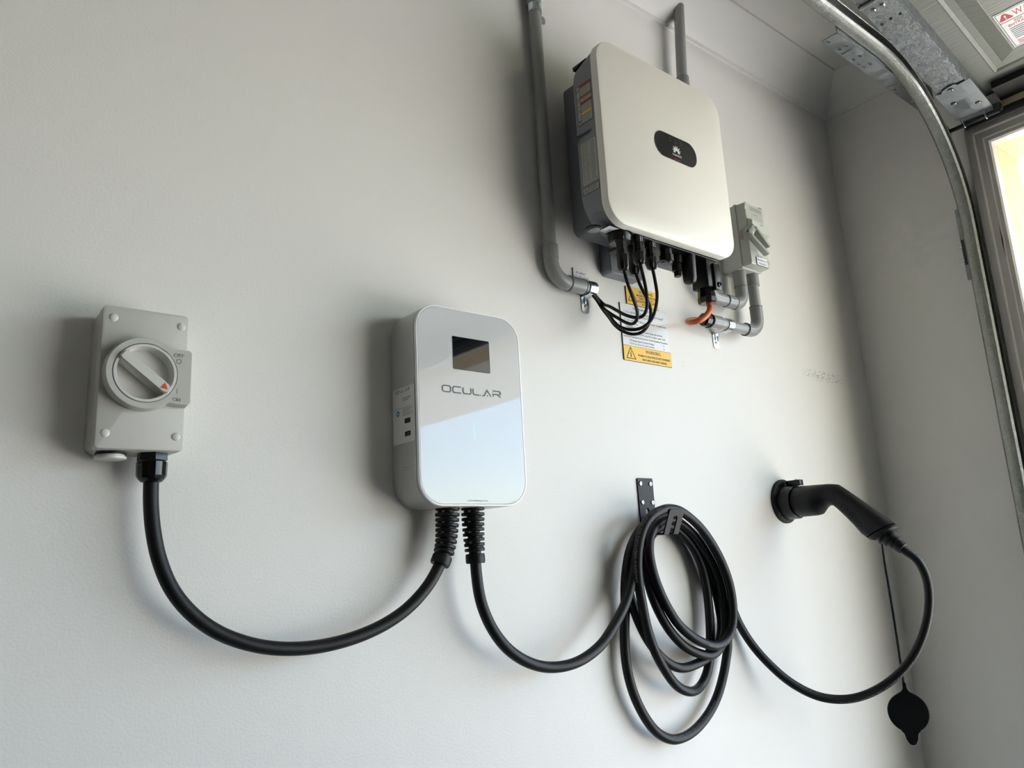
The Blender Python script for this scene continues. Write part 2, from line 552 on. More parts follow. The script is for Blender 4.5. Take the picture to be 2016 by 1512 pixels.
mat('inverter_grey', srgb(124, 127, 132), 0.5, bump=(600, 0.00012))
mat('inverter_dark', srgb(104, 107, 111), 0.5)
mat('bracket_grey', srgb(124, 128, 134), 0.45)
mat('pvc_grey', srgb(150, 151, 149), 0.28, var=(12, 0.04))
mat('pvc_fitting', srgb(141, 142, 141), 0.25, var=(14, 0.03))
mat('pvc_edge', srgb(88, 89, 88), 0.5)
mat('isolator_grey', srgb(188, 191, 181), 0.33)
mat('isolator_lever', srgb(150, 154, 144), 0.35)
mat('orange_sheath', srgb(206, 104, 62), 0.4)
mat('zinc', srgb(196, 204, 210), 0.2, metal=1.0, noise_rough=(60, 0.14, 0.4), var=(50, 0.12))
mat('copper_screw', srgb(196, 140, 100), 0.3, metal=1.0)
mat('steel', srgb(200, 200, 200), 0.28, metal=1.0)
mat('dark_steel', srgb(58, 60, 62), 0.45, metal=0.7)
mat('door_skin', srgb(124, 126, 117), 0.4)
mat('seal_cream', srgb(206, 190, 152), 0.6)
mat('seal_shade_black', srgb(24, 23, 22), 0.65)
mat('tape_tan', srgb(182, 142, 62), 0.5)
mat('timber_brown', srgb(104, 66, 38), 0.7)
galv_mat('galvanised', srgb(134, 138, 138), 120, 0.22, 0.45)
galv_mat('galvanised_track', srgb(150, 152, 146), 160, 0.16, 0.42)
galv_mat('galvanised_plate', srgb(140, 145, 146), 40, 0.10, 0.45)

def door_skin_grain():
    """embossed wood-grain of the steel door skin: fine relief running along the door's width"""
    m = MATS['door_skin']; n, l = m.node_tree.nodes, m.node_tree.links
    tc = n.new('ShaderNodeTexCoord')
    mp = n.new('ShaderNodeMapping'); mp.inputs['Scale'].default_value = (330, 14, 14)
    nz = n.new('ShaderNodeTexNoise'); nz.inputs['Scale'].default_value = 1.0; nz.inputs['Detail'].default_value = 3
    l.new(tc.outputs['Object'], mp.inputs[0]); l.new(mp.outputs[0], nz.inputs['Vector'])
    bp = n.new('ShaderNodeBump'); bp.inputs['Distance'].default_value = 0.0014; bp.inputs['Strength'].default_value = 0.9
    l.new(nz.outputs[0], bp.inputs['Height']); l.new(bp.outputs[0], n['Principled BSDF'].inputs['Normal'])
door_skin_grain()

# ================================================================== THE SETTING
def struct(g, name, material, smooth=0):
    return g.build(name, material, None, smooth=smooth, kind='structure')

struct(G().box((XL - .1, 0, 0), (XR + .18, 0.12, ZC + .12)), 'wall_back', 'wall_paint')
g = G()
g.box((XR, 0, 0), (XR + .16, OP_Y0 + .03, ZC + .12))
g.box((XR, OP_Y0 + .03, OP_Z + .03), (XR + .16, OP_Y1 - .03, ZC + .12))
g.box((XR, OP_Y1 - .03, 0), (XR + .16, YF - .1, ZC + .12))
struct(g, 'wall_right', 'wall_paint')
struct(G().box((XL - .12, 0, 0), (XL, YF, ZC + .12)), 'wall_left', 'face_brick')
struct(G().box((XL - .12, YF - .12, 0), (XR + .18, YF, ZC + .12)), 'wall_front', 'face_brick')
struct(G().box((XL - .1, .1, ZC), (XR + .16, YF - .1, ZC + .12)), 'ceiling', 'ceiling_paint')
struct(G().box((XL - .1, .1, -.1), (XR + .16, YF - .1, 0)), 'floor', 'concrete')

# cove cornice: profile as (distance from wall, height), mitred in the corner
def cove():
    z0, z1, dmax = 2.380, ZC, 0.092
    pr = [(0.0, z0 - .002), (0.004, z0 - .002), (0.0055, z0 + .002), (0.0055, z0 + .008)]
    for k in range(11):
        q = k/10
        pr.append((0.0055 + (dmax - .010)*q, z0 + .008 + (z1 - z0 - .0125)*(q + .13*math.sin(math.pi*q))))
    pr += [(dmax, z1 - .0045), (dmax + .0015, z1)]
    return pr
CV = cove()
g = G(); g.loft([[Vector((XL, -d, z)) for d, z in CV], [Vector((XR - d, -d, z)) for d, z in CV]], False, False, closed=False)
struct(g, 'trim_1', 'cornice_paint', 30)
g = G(); g.loft([[Vector((XR - d, -d, z)) for d, z in CV], [Vector((XR - d, YF, z)) for d, z in CV]], False, False, closed=False)
struct(g, 'trim_2', 'cornice_paint', 30)

# door frame: a stepped board round the opening, standing proud of the wall
def frame_profile():
    # (distance outward from the opening edge, x position)
    return [(0.0, XR + .022), (0.0, XR - .006), (0.004, XR - .011), (0.012, XR - .012), (0.015, XR - .015), (0.030, XR - .017), (0.034, XR - .021), (0.0505, XR - .022), (0.052, XR - .020), (0.052, XR + .02)]
FP = frame_profile()
g = G()
rings = [[Vector((x, OP_Y0 + d, 0)) for d, x in FP],
         [Vector((x, OP_Y0 + d, OP_Z + d)) for d, x in FP],
         [Vector((x, OP_Y1 - d, OP_Z + d)) for d, x in FP],
         [Vector((x, OP_Y1 - d, 0)) for d, x in FP]]
g.loft(rings, True, True, closed=False)
struct(g, 'trim_3', 'frame_paint', 25)
# split in the paint of the jamb, showing bare timber
g = G()
a, b = PX(1966, 440, XR - .0176), PX(1981, 510, XR - .0176)
g.add([a, (a + b)/2 + Vector((0, -.0022, .004)), b, (a + b)/2 + Vector((0, .0016, -.004))], [(0, 1, 2, 3)])
g.build('paint_crack', 'timber_brown', bpy.data.objects['trim_3'], smooth=0)

# outside: reveal of the wall, eave, drive, lawn, house over the street
g = G()
g.box((XR + .161, 1.2, 0), (2.283, OP_Y0 + .0601, 2.75))
g.box((XR + .161, OP_Y1 - .0601, 0), (2.283, -7.5, 2.75))
g.box((XR + .02, OP_Y0 + .06, 0), (2.283, OP_Y0 + .002, 2.75))
g.box((XR + .02, OP_Y1 - .06, 0), (2.283, OP_Y1 - .002, 2.75))
g.box((XR + .02, OP_Y0 + .06, OP_Z + .004), (2.283, OP_Y1 - .06, 2.75))
struct(g, 'wall_outside', 'cream_render')
struct(G().box((XR + .1, 1.2, 2.20), (3.30, -7.5, 2.24)), 'trim_4', 'soffit_cream')
struct(G().box((XR + .16, 2.5, -.12), (9.5, -9.0, -.01)), 'floor_drive', 'driveway_concrete')
struct(G().box((9.5, 30, -.14), (16.5, -30, -.05)), 'floor_street', 'concrete')
g = G(); g.box((XR + .16, 30, -.16), (60, 2.5, -.02)); g.box((XR + .16, -9, -.16), (60, -30, -.02)); g.box((16.5, 30, -.16), (60, -30, -.04))
struct(g, 'floor_lawn', 'lawn')
h = thing('street_house', (24, -22, 0), 'pale rendered house with dark hip roof across the street', 'house')
G().box((24, -34, 0), (33, -17, 2.7)).build('wall', 'far_render', h, smooth=0)
g = G(); g.add([(23.4, -34.6, 2.7), (33.6, -34.6, 2.7), (33.6, -16.4, 2.7), (23.4, -16.4, 2.7), (28.5, -30, 4.9), (28.5, -21, 4.9)],
               [(0,1,4), (1,2,5,4), (2,3,5), (3,0,4,5), (0,3,2,1)])
g.build('roof', 'roof_tile', h, smooth=0)
for y in (-31, -26, -20):
    G().box((23.95, y - .9, .9), (24.0, y + .9, 2.1)).build('window', 'window_glass', h, smooth=0)

# ================================================================== ROTARY SWITCH (left)
SX0, SX1, SZ0, SZ1, SY = 0.1725, 0.2690, 1.2895, 1.4585, -0.055
sw = thing('rotary_switch', (0.22, 0, SZ0), 'grey wall isolator box with a round rotary knob turned to on', 'switch')
G().rrect(SX0, SX1, SZ0, SZ1, 0.007, [(0, 0.0, .012), (-.030, .0004, .010), (-.0345, .0006, .0075), (-.0346, .0012, .0075), (-.0352, .0007, .0070), (SY + .0014, .0010, .0060), (SY + .0004, .0014, .0058), (SY, .0024, .0058)], 6).build('enclosure', 'switch_grey', sw)
for px, py in ((224.3, 624.3), (357.7, 643.3), (207, 851.8), (346.6, 859.7)):
    c = P(px, py, SY - .001)
    G().lathe((c.x, SY + .001, c.z), (0, -1, 0), [(0, .0050), (.0011, .0050), (.0019, .0042), (.0024, .0026), (.0026, .0004)], 18).build('screw_cap', 'switch_light', sw)
KX, KZ, KR = 0.2186, 1.3775, 0.0430
# collar: round boss running into the tab at the right that carries the OFF / ON marks
out = []
tz0, tz1 = 1.3425, 1.4105
tx1 = SX1 + .0015
for k in range(41):
    t = math.radians(52 + 256*k/40)
    out.append((KX + KR*math.cos(t), KZ + KR*math.sin(t)))
out += [(KX + .031, tz0 + .001), (KX + .036, tz0), (tx1 - .003, tz0), (tx1, tz0 + .003), (tx1, tz1 - .003), (tx1 - .003, tz1), (KX + .036, tz1), (KX + .031, tz1 - .001)]
cx_, cz_ = KX + .006, KZ
def ring_at(y, sc):
    return [Vector((cx_ + (x - cx_)*sc, y, cz_ + (z - cz_)*sc)) for x, z in out]
CY_ = SY - .0160
g = G(); g.loft([ring_at(SY + .001, 1.0), ring_at(CY_ + .002, 0.985), ring_at(CY_, 0.965)], True, False)
col = g.build('collar', 'switch_grey', sw)
# collar face with the round opening for the knob
fr_sw = Frame((0, CY_, 0), (1, 0, 0), (0, 0, 1), (0, -1, 0))
hole = circ(KX, KZ, 0.0352, 48)
holes_plate('collar_face', [(p.x, p.z) for p in ring_at(CY_, 0.965)], [hole], 0.0008, fr_sw, 'switch_grey', sw, h=-.0003)
# knob: ring, deep dish, bar handle
kn = G().lathe((KX, CY_ + .004, KZ), (0, -1, 0), [(0, .0346), (.0036, .0346), (.0046, .0340), (.0046, .0312), (.0030, .0306), (-.0105, .0290), (-.0113, .026), (-.0115, .0005)], 56, False, True).build('knob', 'switch_light', sw)
ang = math.radians(-38)
a_ = Vector((math.cos(ang), 0, math.sin(ang))); b_ = Vector((-math.sin(ang), 0, math.cos(ang)))
def bar_ring(y, L, W):
    pts = [(-L, -W*.75), (-L + .003, -W), (L - .006, -W), (L, -W*.55), (L, W*.55), (L - .006, W), (-L + .003, W), (-L, W*.75)]
    return [Vector((KX, y, KZ)) + a_*p + b_*q for p, q in pts]
g = G(); g.loft([bar_ring(CY_ + .0150, .0315, .0066), bar_ring(CY_ - .004, .0325, .0058), bar_ring(CY_ - .0052, .0318, .0052)])
bar = g.build('handle_bar', 'switch_light', kn)
# the bar points to ON at the lower right
frb = Frame(Vector((KX, CY_ - .0052, KZ)), a_, b_, (0, -1, 0))
poly(frb, [(.0225, -.0042), (.0300, -.0004), (.0228, .0040)], 'pointer', 'orange_red', kn, 0.0003)
text(fr_sw, 'OFF', .2482, 1.4000, .0046, 'lettering_off', 'mark_shade', sw, width=.0120, h=.0004, bold=.012)
strokes(fr_sw, [[(.2543 + .0027*math.cos(math.radians(k*15)), 1.3950 + .0027*math.sin(math.radians(k*15))) for k in range(26)]], .0009, 'off_mark', 'mark_shade', sw, .0004)
rect(fr_sw, .2532, .2541, 1.3556, 1.3620, 'on_mark', 'mark_shade', sw, .0004)
text(fr_sw, 'ON', .2493, 1.3468, .0046, 'lettering_on', 'mark_shade', sw, width=.0088, h=.0004, bold=.012)
# underside: blanking plug and black gland
c = P(217.4, 897, -.028)
G().lathe((c.x, -.028, SZ0 - .0010), (0, 0, -1), [(0, .0150), (.0035, .0150), (.0036, .0168), (.0048, .0172), (.0066, .0168), (.0072, .0150), (.0073, .0005)], 36).build('blanking_plug', 'switch_light', sw)
G().lathe((c.x, -.028, SZ0), (0, 0, -1), [(.0006, .0164), (.0026, .0164)], 30).build('plug_gasket', 'black_rubber', sw)
gc = P(299.7, 905, -.028); GX = gc.x
gl = G().lathe((GX, -.028, SZ0 + .001), (0, 0, -1), [(0, .0172), (.0085, .0176), (.0088, .0160)], 6, rot=.3).build('gland_nut', 'black_plastic', sw, smooth=0)
prof = [(.0088, .0150), (.0095, .0172), (.0255, .0168), (.0290, .0150), (.0325, .0118), (.0335, .0094)]
g = G(); rings = []
for d, r_ in prof:
    rings.append([Vector((GX + r_*(1.0 if k % 2 else .955 if d < .027 else 1.0)*math.cos(2*math.pi*k/28), -.028 + r_*(1.0 if k % 2 else .955 if d < .027 else 1.0)*math.sin(2*math.pi*k/28), SZ0 - d)) for k in range(28)])
g.loft(rings); g.build('gland_cap', 'black_gloss', sw, smooth=20)

# ================================================================== EV CHARGER
EX0, EX1, EZ0, EZ1, EY = 0.5810, 0.7790, 1.2245, 1.5270, -0.0755
ch = thing('charging_station', (0.68, 0, EZ0), 'silver white wall charger box with rounded corners and a small screen', 'car charger')
G().rrect(EX0, EX1, EZ0, EZ1, .040, [(0, .0020), (-.003, .0004), (-.060, 0), (EY + .0085, 0), (EY + .0070, .0008)], 12).build('body', 'charger_body', ch)
G().rrect(EX0, EX1, EZ0, EZ1, .040, [(EY + .0075, .0018), (EY + .0052, .0018)], 12, False, False).build('seam', 'charger_gap', ch)
G().rrect(EX0, EX1, EZ0, EZ1, .040, [(EY + .0055, .0016), (EY + .0046, .0002), (EY + .0018, .0001), (EY + .0005, .0007), (EY, .0016), (EY, .0030), (EY + .0010, .0033)], 12, False, False).build('rim', 'charger_rim', ch)
G().rrect(EX0, EX1, EZ0, EZ1, .040, [(EY + .0030, .0035), (EY + .0004, .0035), (EY + .0001, .0038)], 12).build('front_glass', 'charger_glass', ch)
fr_ch = Frame((0, EY, 0), (1, 0, 0), (0, 0, 1), (0, -1, 0))
q = [P(*p, EY) for p in ((889.3, 660.5), (962, 673.8), (964.7, 735.9), (893.3, 725.3))]
lx0, lx1 = (q[0].x + q[3].x)/2, (q[1].x + q[2].x)/2
lz0, lz1 = (q[2].z + q[3].z)/2, (q[0].z + q[1].z)/2
scr = G(); scr.add([fr_ch.at(x, z, .00025) for x, z in rr2(lx0, lx1, lz0, lz1, .0018, 4)], [tuple(range(20))]) if False else None
ringpts = rr2(lx0, lx1, lz0, lz1, .0018, 4)
poly(fr_ch, ringpts, 'screen', 'lcd', ch, .00025)
strokes(fr_ch, [ringpts + ringpts[:2]], .0006, 'screen_edge', 'ink_black', ch, .0003)
# wordmark built of strokes
def wordmark(fr, x, z, W, H, sw_, name, material, parent):
    lw = W/6.0; g_ = lw*.21; w = lw - g_; h = H
    L = []
    def rrp(x0, x1, z0, z1, r, start, end, n=6):
        return None
    def arc(cx, cz, r, a0, a1, n=5):
        return [(cx + r*math.cos(math.radians(a0 + (a1-a0)*k/n)), cz + r*math.sin(math.radians(a0 + (a1-a0)*k/n))) for k in range(n+1)]
    r = h*.36
    X = lambda i: x + lw*i
    o = X(0)
    L.append(arc(o+r, z+h-r, r, 90, 180) + arc(o+r, z+r, r, 180, 270) + arc(o+w-r, z+r, r, 270, 360) + arc(o+w-r, z+h-r, r, 0, 90) + [(o+r, z+h), (o+r*.8, z+h)])
    o = X(1)
    L.append([(o+w, z+h)] + arc(o+r, z+h-r, r, 90, 180) + arc(o+r, z+r, r, 180, 270) + [(o+w, z)])
    o = X(2)
    L.append([(o, z+h)] + arc(o+r, z+r, r, 180, 270) + arc(o+w-r, z+r, r, 270, 360) + [(o+w, z+h)])
    o = X(3)
    L.append([(o, z+h)] + arc(o+r, z+r, r, 180, 270) + [(o+w*.72, z)])
    L.append([(o+w*.80, z), (o+w*.93, z)])
    o = X(4) - lw*.06
    L.append([(o - lw*.02, z), (o + w*.22, z), (o+w*.60, z+h), (o+w*1.08, z)])
    L.append([(o+w*.56, z+h*.06), (o+w*.66, z+h*.06)])
    o = X(5) + lw*.03
    L.append([(o, z), (o, z+h*.42), (o+w-r, z+h*.42)] + arc(o+w-r*.8, z+h*.71, h*.29, -90, 90, 8) + [(o, z+h)])
    L.append([(o+w*.55, z+h*.42), (o+w*.98, z)])
    return strokes(fr, L, sw_, name, material, parent, .0003)
wl_, wr_ = P(870.8, 760, EY), P(988.5, 775, EY)
wz = (P(886, 777.5, EY).z*0 + P(929, 772, EY).z)
wordmark(fr_ch, wl_.x, wz - .0036, wr_.x - wl_.x, .0092, .0019, 'wordmark', 'ink_grey', ch)
ua, ub = P(920, 985, EY), P(960.5, 986, EY)
text(fr_ch, 'ocularcharging.com.au', ua.x, ua.z - .0012, .0022, 'web_address', 'ink_black', ch, width=ub.x - ua.x)
la, lb = P(933.2, 833, EY), P(935.2, 866, EY)
poly(fr_ch, [(la.x - .0003, la.z), ((la.x+lb.x)/2 - .0005, (la.z+lb.z)/2), (lb.x, lb.z), ((la.x+lb.x)/2 + .0002, (la.z+lb.z)/2)], 'status_light', 'led_green', ch, .0003)
# sticker on the left side
fr_cl = Frame((EX0, 0, 0), (0, -1, 0), (0, 0, 1), (-1, 0, 0))     # right on the sticker runs away from the wall
qs = [PX(720 + a/3.78, 560 + b/3.78, EX0) for a, b in ((200, 795), (358, 735), (375, 1160), (210, 1200))]
sy0 = -(qs[0].y + qs[3].y)/2; sy1 = -(qs[1].y + qs[2].y)/2
sz0, sz1 = (qs[2].z + qs[3].z)/2, (qs[0].z + qs[1].z)/2
st = poly(fr_cl, rr2(sy0, sy1, sz0, sz1, .0025, 3), 'side_sticker', 'sticker_white', ch, .0002)
SWd, SHt = sy1 - sy0, sz1 - sz0
wordmark(fr_cl, sy0 + SWd*.12, sz1 - SHt*.085, SWd*.68, SHt*.045, .0008, 'sticker_wordmark', 'ink_grey', st)
def rule(u0, u1, v, w_, name='text_line', m='ink_fine', par=st, fr=fr_cl):
    return strokes(fr, [[(sy0 + SWd*u0, sz0 + SHt*v), (sy0 + SWd*u1, sz0 + SHt*v)]], w_, name, m, par, .0004)
for i, v in enumerate((.805, .78, .755)): rule(.45, .84 - .1*(i == 2), v, .0008)
rule(.04, .86, .63, .0005)
for i in range(5): rule(.45, .9 - .07*(i % 3), .60 - .028*i, .0007)
poly(fr_cl, rr2(sy0 + SWd*.12, sy0 + SWd*.36, sz0 + SHt*.47, sz0 + SHt*.62, .002, 3), 'app_icon', 'ink_white', st, .0004)
poly(fr_cl, circ(sy0 + SWd*.24, sz0 + SHt*.545, SHt*.055, 18), 'app_disc', 'ink_blue', st, .0006)
poly(fr_cl, circ(sy0 + SWd*.245, sz0 + SHt*.545, SHt*.022, 12), 'app_dot', 'ink_white', st, .0007)
for v in (.34, .11):
    poly(fr_cl, rr2(sy0 + SWd*.54, sy0 + SWd*.80, sz0 + SHt*v, sz0 + SHt*(v + .085), .0012, 3), 'store_badge', 'ink_black', st, .0004)
    rule(.64, .77, v + .05, .0006, 'badge_line', 'ink_white'); rule(.64, .74, v + .028, .0009, 'badge_line', 'ink_white')
for k, z in enumerate((PX(775, 925, EX0).z, PX(775, 930, EX0).z)):
    rect(fr_cl, .030, .055, z - .0002, z + .0002, 'moulding_line', 'ink_cable', ch, .0002)

# strain reliefs under the charger and the cables leaving them
CR = 0.0086
def ribbed_relief(path, r0, r1, length, n_ring, name, parent):
    """helical rubber boot: collar rings on a thin core, following the cable path"""
    acc = [0.0]
    for a, b in zip(path, path[1:]): acc.append(acc[-1] + (b - a).length)
    def at(d):
        d = max(0.0, min(d, acc[-1]))
        for i in range(len(acc) - 1):
            if acc[i+1] >= d:
                f = (d - acc[i])/max(acc[i+1] - acc[i], 1e-9)
                return path[i].lerp(path[i+1], f), (path[i+1] - path[i]).normalized()
        return path[-1], (path[-1] - path[-2]).normalized()
    ends = length*.80
    core = [at(length*k/16)[0] for k in range(17)]
    b = G().tube(core, [r0*.55*(1 - .05*k/16) for k in range(17)], 16).build(name, 'black_rubber', parent)
    def ring(d0, d1, r, nm, gap=0.0, rot=0.0, n=22):
        p0, t0 = at(d0); p1, t1 = at(d1)
        g = G()
        u = t0.cross(Vector((0, 1, 0))).normalized(); w = t0.cross(u)
        rr = [(p0, r*.94), (p0.lerp(p1, .18), r), (p0.lerp(p1, .82), r), (p1, r*.94)]
        g.loft([[p + (u*math.cos(2*math.pi*k/n) + w*math.sin(2*math.pi*k/n))*q_ for k in range(n)] for p, q_ in rr])
        g.build(nm, 'black_rubber', b, smooth=40)
    ring(0, length*.085, r0, 'end_ring')
    for k in range(n_ring):
        d = length*(.125 + .70*k/n_ring); f = k/n_ring
        ring(d, d + length*.058, r0 + (r1 - r0)*f, 'rib')
    # bridges between the ribs, offset left and right in turn
    for k in range(n_ring):
        d = length*(.125 + .70*(k - .5)/n_ring); p, t = at(d + length*.025)
        u = t.cross(Vector((0, 1, 0))).normalized(); w = t.cross(u)
        sgn = 1 if k % 2 else -1
        G().obox(p + u*.52*sgn*r0, u*r0*.20, w*r0*.30, t*length*.03).build('bridge', 'black_rubber', b, smooth=0)
    ring(length*.835, length, r1*.98, 'end_collar')

tA, tB = P(881, 1004, -.040), P(931, 1004, -.040)
path1 = [Vector((GX, -.028, SZ0 - .026))] + [P(x, y, d) for x, y, d in (
    (297, 985, -.029), (301, 1040, -.031), (313, 1100, -.033), (338, 1160, -.035), (377, 1208, -.036), (427, 1244, -.037), (487, 1267, -.038),
    (550, 1277, -.038), (620, 1274, -.038), (690, 1258, -.039), (752, 1232, -.039), (802, 1198, -.040), (842, 1154, -.040), (864, 1115, -.040), (876, 1080, -.040), (880, 1040, -.040))] + [Vector((tA.x, -.040, EZ0 + .004))]
sp1 = smooth_path(path1, .005)
c1 = G().tube(sp1, CR, 18).build('supply_cable', 'black_rubber')
c1['label'] = 'thick black cable sagging from the rotary switch to the charger box'; c1['category'] = 'cable'
ribbed_relief(list(reversed(sp1)), .0182, .0150, .088, 8, 'strain_relief', ch)

# ================================================================== CHARGING CABLE: coil, plug, cap
def Z(x, y): return (1200 + x/2.907, 960 + y/2.907)
leg = []
def seq(lst, d0, d1):
    n = len(lst)
    for i, (x, y) in enumerate(lst):
        leg.append(P(*Z(x, y), d0 + (d1 - d0)*i/max(n - 1, 1)))
head = [Vector((tB.x, -.040, EZ0 + .004))] + [P(x, y, d) for x, y, d in (
    (932, 1045, -.040), (935, 1085, -.040), (938, 1130, -.041), (947, 1185, -.043), (968, 1236, -.045), (1000, 1278, -.048), (1042, 1305, -.050), (1087, 1314, -.052), (1138, 1303, -.055), (1183, 1270, -.054))]
seq([(20, 800), (75, 700), (112, 600), (138, 490), (155, 385), (185, 295), (235, 240), (300, 215)], -.053, -.028)
seq([(365, 225), (425, 275), (480, 345), (525, 440), (553, 560), (570, 700), (577, 850), (573, 970), (557, 1065), (522, 1135)], -.026, -.026)
seq([(465, 1168), (390, 1138), (318, 1045), (260, 935), (218, 815), (187, 665), (166, 535), (160, 415), (170, 315), (195, 228), (240, 162), (300, 128)], -.038, -.064)
seq([(350, 120), (400, 132), (455, 168), (522, 232), (592, 332), (646, 437), (684, 545), (702, 640), (707, 740), (695, 820), (660, 880)], -.060, -.062)
seq([(600, 905), (540, 890), (462, 845), (385, 770), (318, 660), (268, 545), (238, 440), (226, 350), (236, 272), (272, 212), (322, 183)], -.064, -.040)
seq([(368, 182), (422, 214), (490, 278), (556, 375), (605, 470), (637, 570), (655, 680), (664, 780), (655, 860), (630, 920), (585, 958)], -.038, -.050)
seq([(520, 952), (432, 910), (347, 820), (278, 700), (232, 580), (209, 470), (208, 372), (228, 295), (270, 240), (325, 214)], -.050, -.026)
seq([(380, 226), (440, 270), (508, 345), (565, 460), (602, 570), (626, 680), (640, 780), (628, 880), (572, 962), (500, 1008)], -.024, -.036)
seq([(410, 1033), (322, 995), (228, 885), (166, 765), (126, 650), (106, 560), (101, 460), (116, 370), (155, 282), (212, 215), (285, 192)], -.036, -.016)
seq([(345, 206), (402, 247), (468, 310), (535, 420), (585, 540), (628, 660), (662, 790), (678, 890), (668, 980), (650, 1080), (615, 1200), (560, 1305), (480, 1395)], -.014, -.022)
seq([(400, 1437), (340, 1438), (255, 1385), (168, 1250), (114, 1100), (90, 950), (87, 800), (90, 690), (89, 580), (95, 480), (114, 370), (150, 282), (210, 208), (280, 172)], -.024, -.014)
seq([(350, 178), (420, 216), (498, 282), (566, 380), (622, 480), (664, 580), (700, 680), (742, 780)], -.011, -.013)
tail = [P(x, y, d) for x, y, d in ((1480, 1268, -.022), (1513, 1306, -.040), (1560, 1346, -.066), (1618, 1373, -.100), (1680, 1375, -.140), (1740, 1350, -.182), (1788, 1306, -.222), (1817, 1250, -.252), (1829, 1190, -.270), (1824, 1138, -.276), (1804, 1100, -.268))]
HX = 1.615
tail.append(Vector((HX, -.252, 1.123)))
tail.append(Vector((HX, -.236, 1.139)))
cc = thing('charging_cable', (1.12, -.03, .95), 'long black charging cable coiled over the hook with its plug in the holster', 'cable')
sp2 = smooth_path(head + leg + tail, .0055)
cb = G().tube(sp2, CR, 16).build('cable', 'black_rubber', cc)
ribbed_relief(sp2, .0180, .0150, .086, 8, 'strain_relief', ch)

def print_on_cable(body, start, ref, length, size, flip=False):
    """small printed marking that follows the cable"""
    flat = Frame((0, 0, 0), (1, 0, 0), (0, 1, 0), (0, 0, 1))
    o = text(flat, body, 0, 0, size, 'print', 'ink_cable', None, width=length)
    i0 = min(range(len(sp2)), key=lambda i: (sp2[i] - start).length)
    seg = sp2[i0:i0 + int(length/.0055) + 4]
    if flip: seg = seg[::-1]
    acc = [0.0]
    for a, b in zip(seg, seg[1:]): acc.append(acc[-1] + (b - a).length)
    off = ROOT[cc.name]
    for v in o.data.vertices:
        d = min(max(v.co.x, 0), acc[-1] - 1e-5)
        k = max(i for i in range(len(acc)) if acc[i] <= d)
        k = min(k, len(seg) - 2)
        t = (seg[k+1] - seg[k]).normalized()
        p = seg[k] + t*(d - acc[k])
        r_ = (ref - t*ref.dot(t)).normalized()
        w = r_.cross(t)
        ang_ = (v.co.y - size/2)/CR
        v.co = p + (r_*math.cos(ang_) + w*math.sin(ang_))*(CR + .0003) - off
    o.parent = cc; ROOT[o.name] = off
tocam = Vector((-.75, -.65, .05))
print_on_cable('H07BZ5-F 3G6+1x0.5 EN 50620 450/750V', P(*Z(166, 535), -.055), tocam + Vector((-.35, .2, 0)), .150, .0030)
print_on_cable('H07BZ5-F 3G6+1x0.5 EN 50620 450/750V', P(*Z(600, 1240), -.022), tocam + Vector((.1, -.2, .75)), .150, .0030)
print_on_cable('H07BZ5-F 3G6+1x0.5 EN 50620 450/750V', P(*Z(700, 760), -.062), tocam + Vector((.5, -.4, -.2)), .110, .0030)
print_on_cable('EN 50620 450/750V 90C H07BZ5-F 3G6+1x0.5', P(1650, 1376, -.12), tocam + Vector((0, 0, -.7)), .170, .0030)

# plug: lofted body, its top and bottom lines lie in the plane x = HX
def loft_handle(secs, n=28):
    rings = []
    for (ty, tz), (by, bz), w, e in secs:
        c = Vector((HX, (ty+by)/2, (tz+bz)/2)); u = Vector((0, (ty-by)/2, (tz-bz)/2)); x = Vector((w, 0, 0))
        ring = []
        for k in range(n):
            t = 2*math.pi*k/n
            cs, sn = math.cos(t), math.sin(t)
            ring.append(c + x*(abs(cs)**(2/e))*(1 if cs >= 0 else -1) + u*(abs(sn)**(2/e))*(1 if sn >= 0 else -1))
        rings.append(ring)
    return rings
g = G()
g.loft(loft_handle([((-.034, 1.2715), (-.034, 1.2045), .0330, 2), ((-.036, 1.2725), (-.036, 1.2035), .0345, 2), ((-.052, 1.2722), (-.052, 1.2035), .0345, 2.0), ((-.076, 1.2715), (-.076, 1.2040), .0335, 2.2),
    ((-.084, 1.2712), (-.0845, 1.2055), .0315, 2.4), ((-.100, 1.2706), (-.0975, 1.2185), .0255, 2.5), ((-.112, 1.2703), (-.108, 1.2235), .0222, 2.6), ((-.1325, 1.2670), (-.120, 1.2225), .0212, 2.6), ((-.150, 1.2535), (-.129, 1.2135), .0206, 2.6),
    ((-.178, 1.2300), (-.146, 1.1945), .0206, 2.6), ((-.208, 1.2045), (-.1625, 1.1740), .0222, 2.5), ((-.228, 1.1875), (-.1735, 1.1585), .0245, 2.4), ((-.2410, 1.1765), (-.1835, 1.1500), .0250, 2.3)]))
pl = g.build('plug_handle', 'black_satin', cc, smooth=40)
g = G()
g.loft(loft_handle([((-.2440, 1.1735), (-.1865, 1.1480), .0262, 2.3), ((-.2470, 1.1700), (-.1905, 1.1450), .0262, 2.3), ((-.2440, 1.1650), (-.1990, 1.1440), .0200, 2.2)]))
g.build('end_flange', 'black_satin', pl, smooth=40)
# grip inlay with ribs on the near side of the handle
frg = Frame((HX - .0212, -.150, 1.222), (0, -.76, -.65), (0, -.65, .76), (-1, 0, 0))
strokes(frg, [[(-.032, .004), (-.024, .012), (-.008, .010), (.054, -.010), (.058, -.016), (.048, -.020), (-.018, -.006), (-.032, .004)]], .0007, 'grip_outline', 'black_gloss', pl, .0012)
for k in range(8):
    rect(frg, -.014 + .008*k, -.0108 + .008*k, -.0075 - .0014*k, .001 - .0014*k, 'grip_rib', 'black_plastic', pl, .0008, .0016)
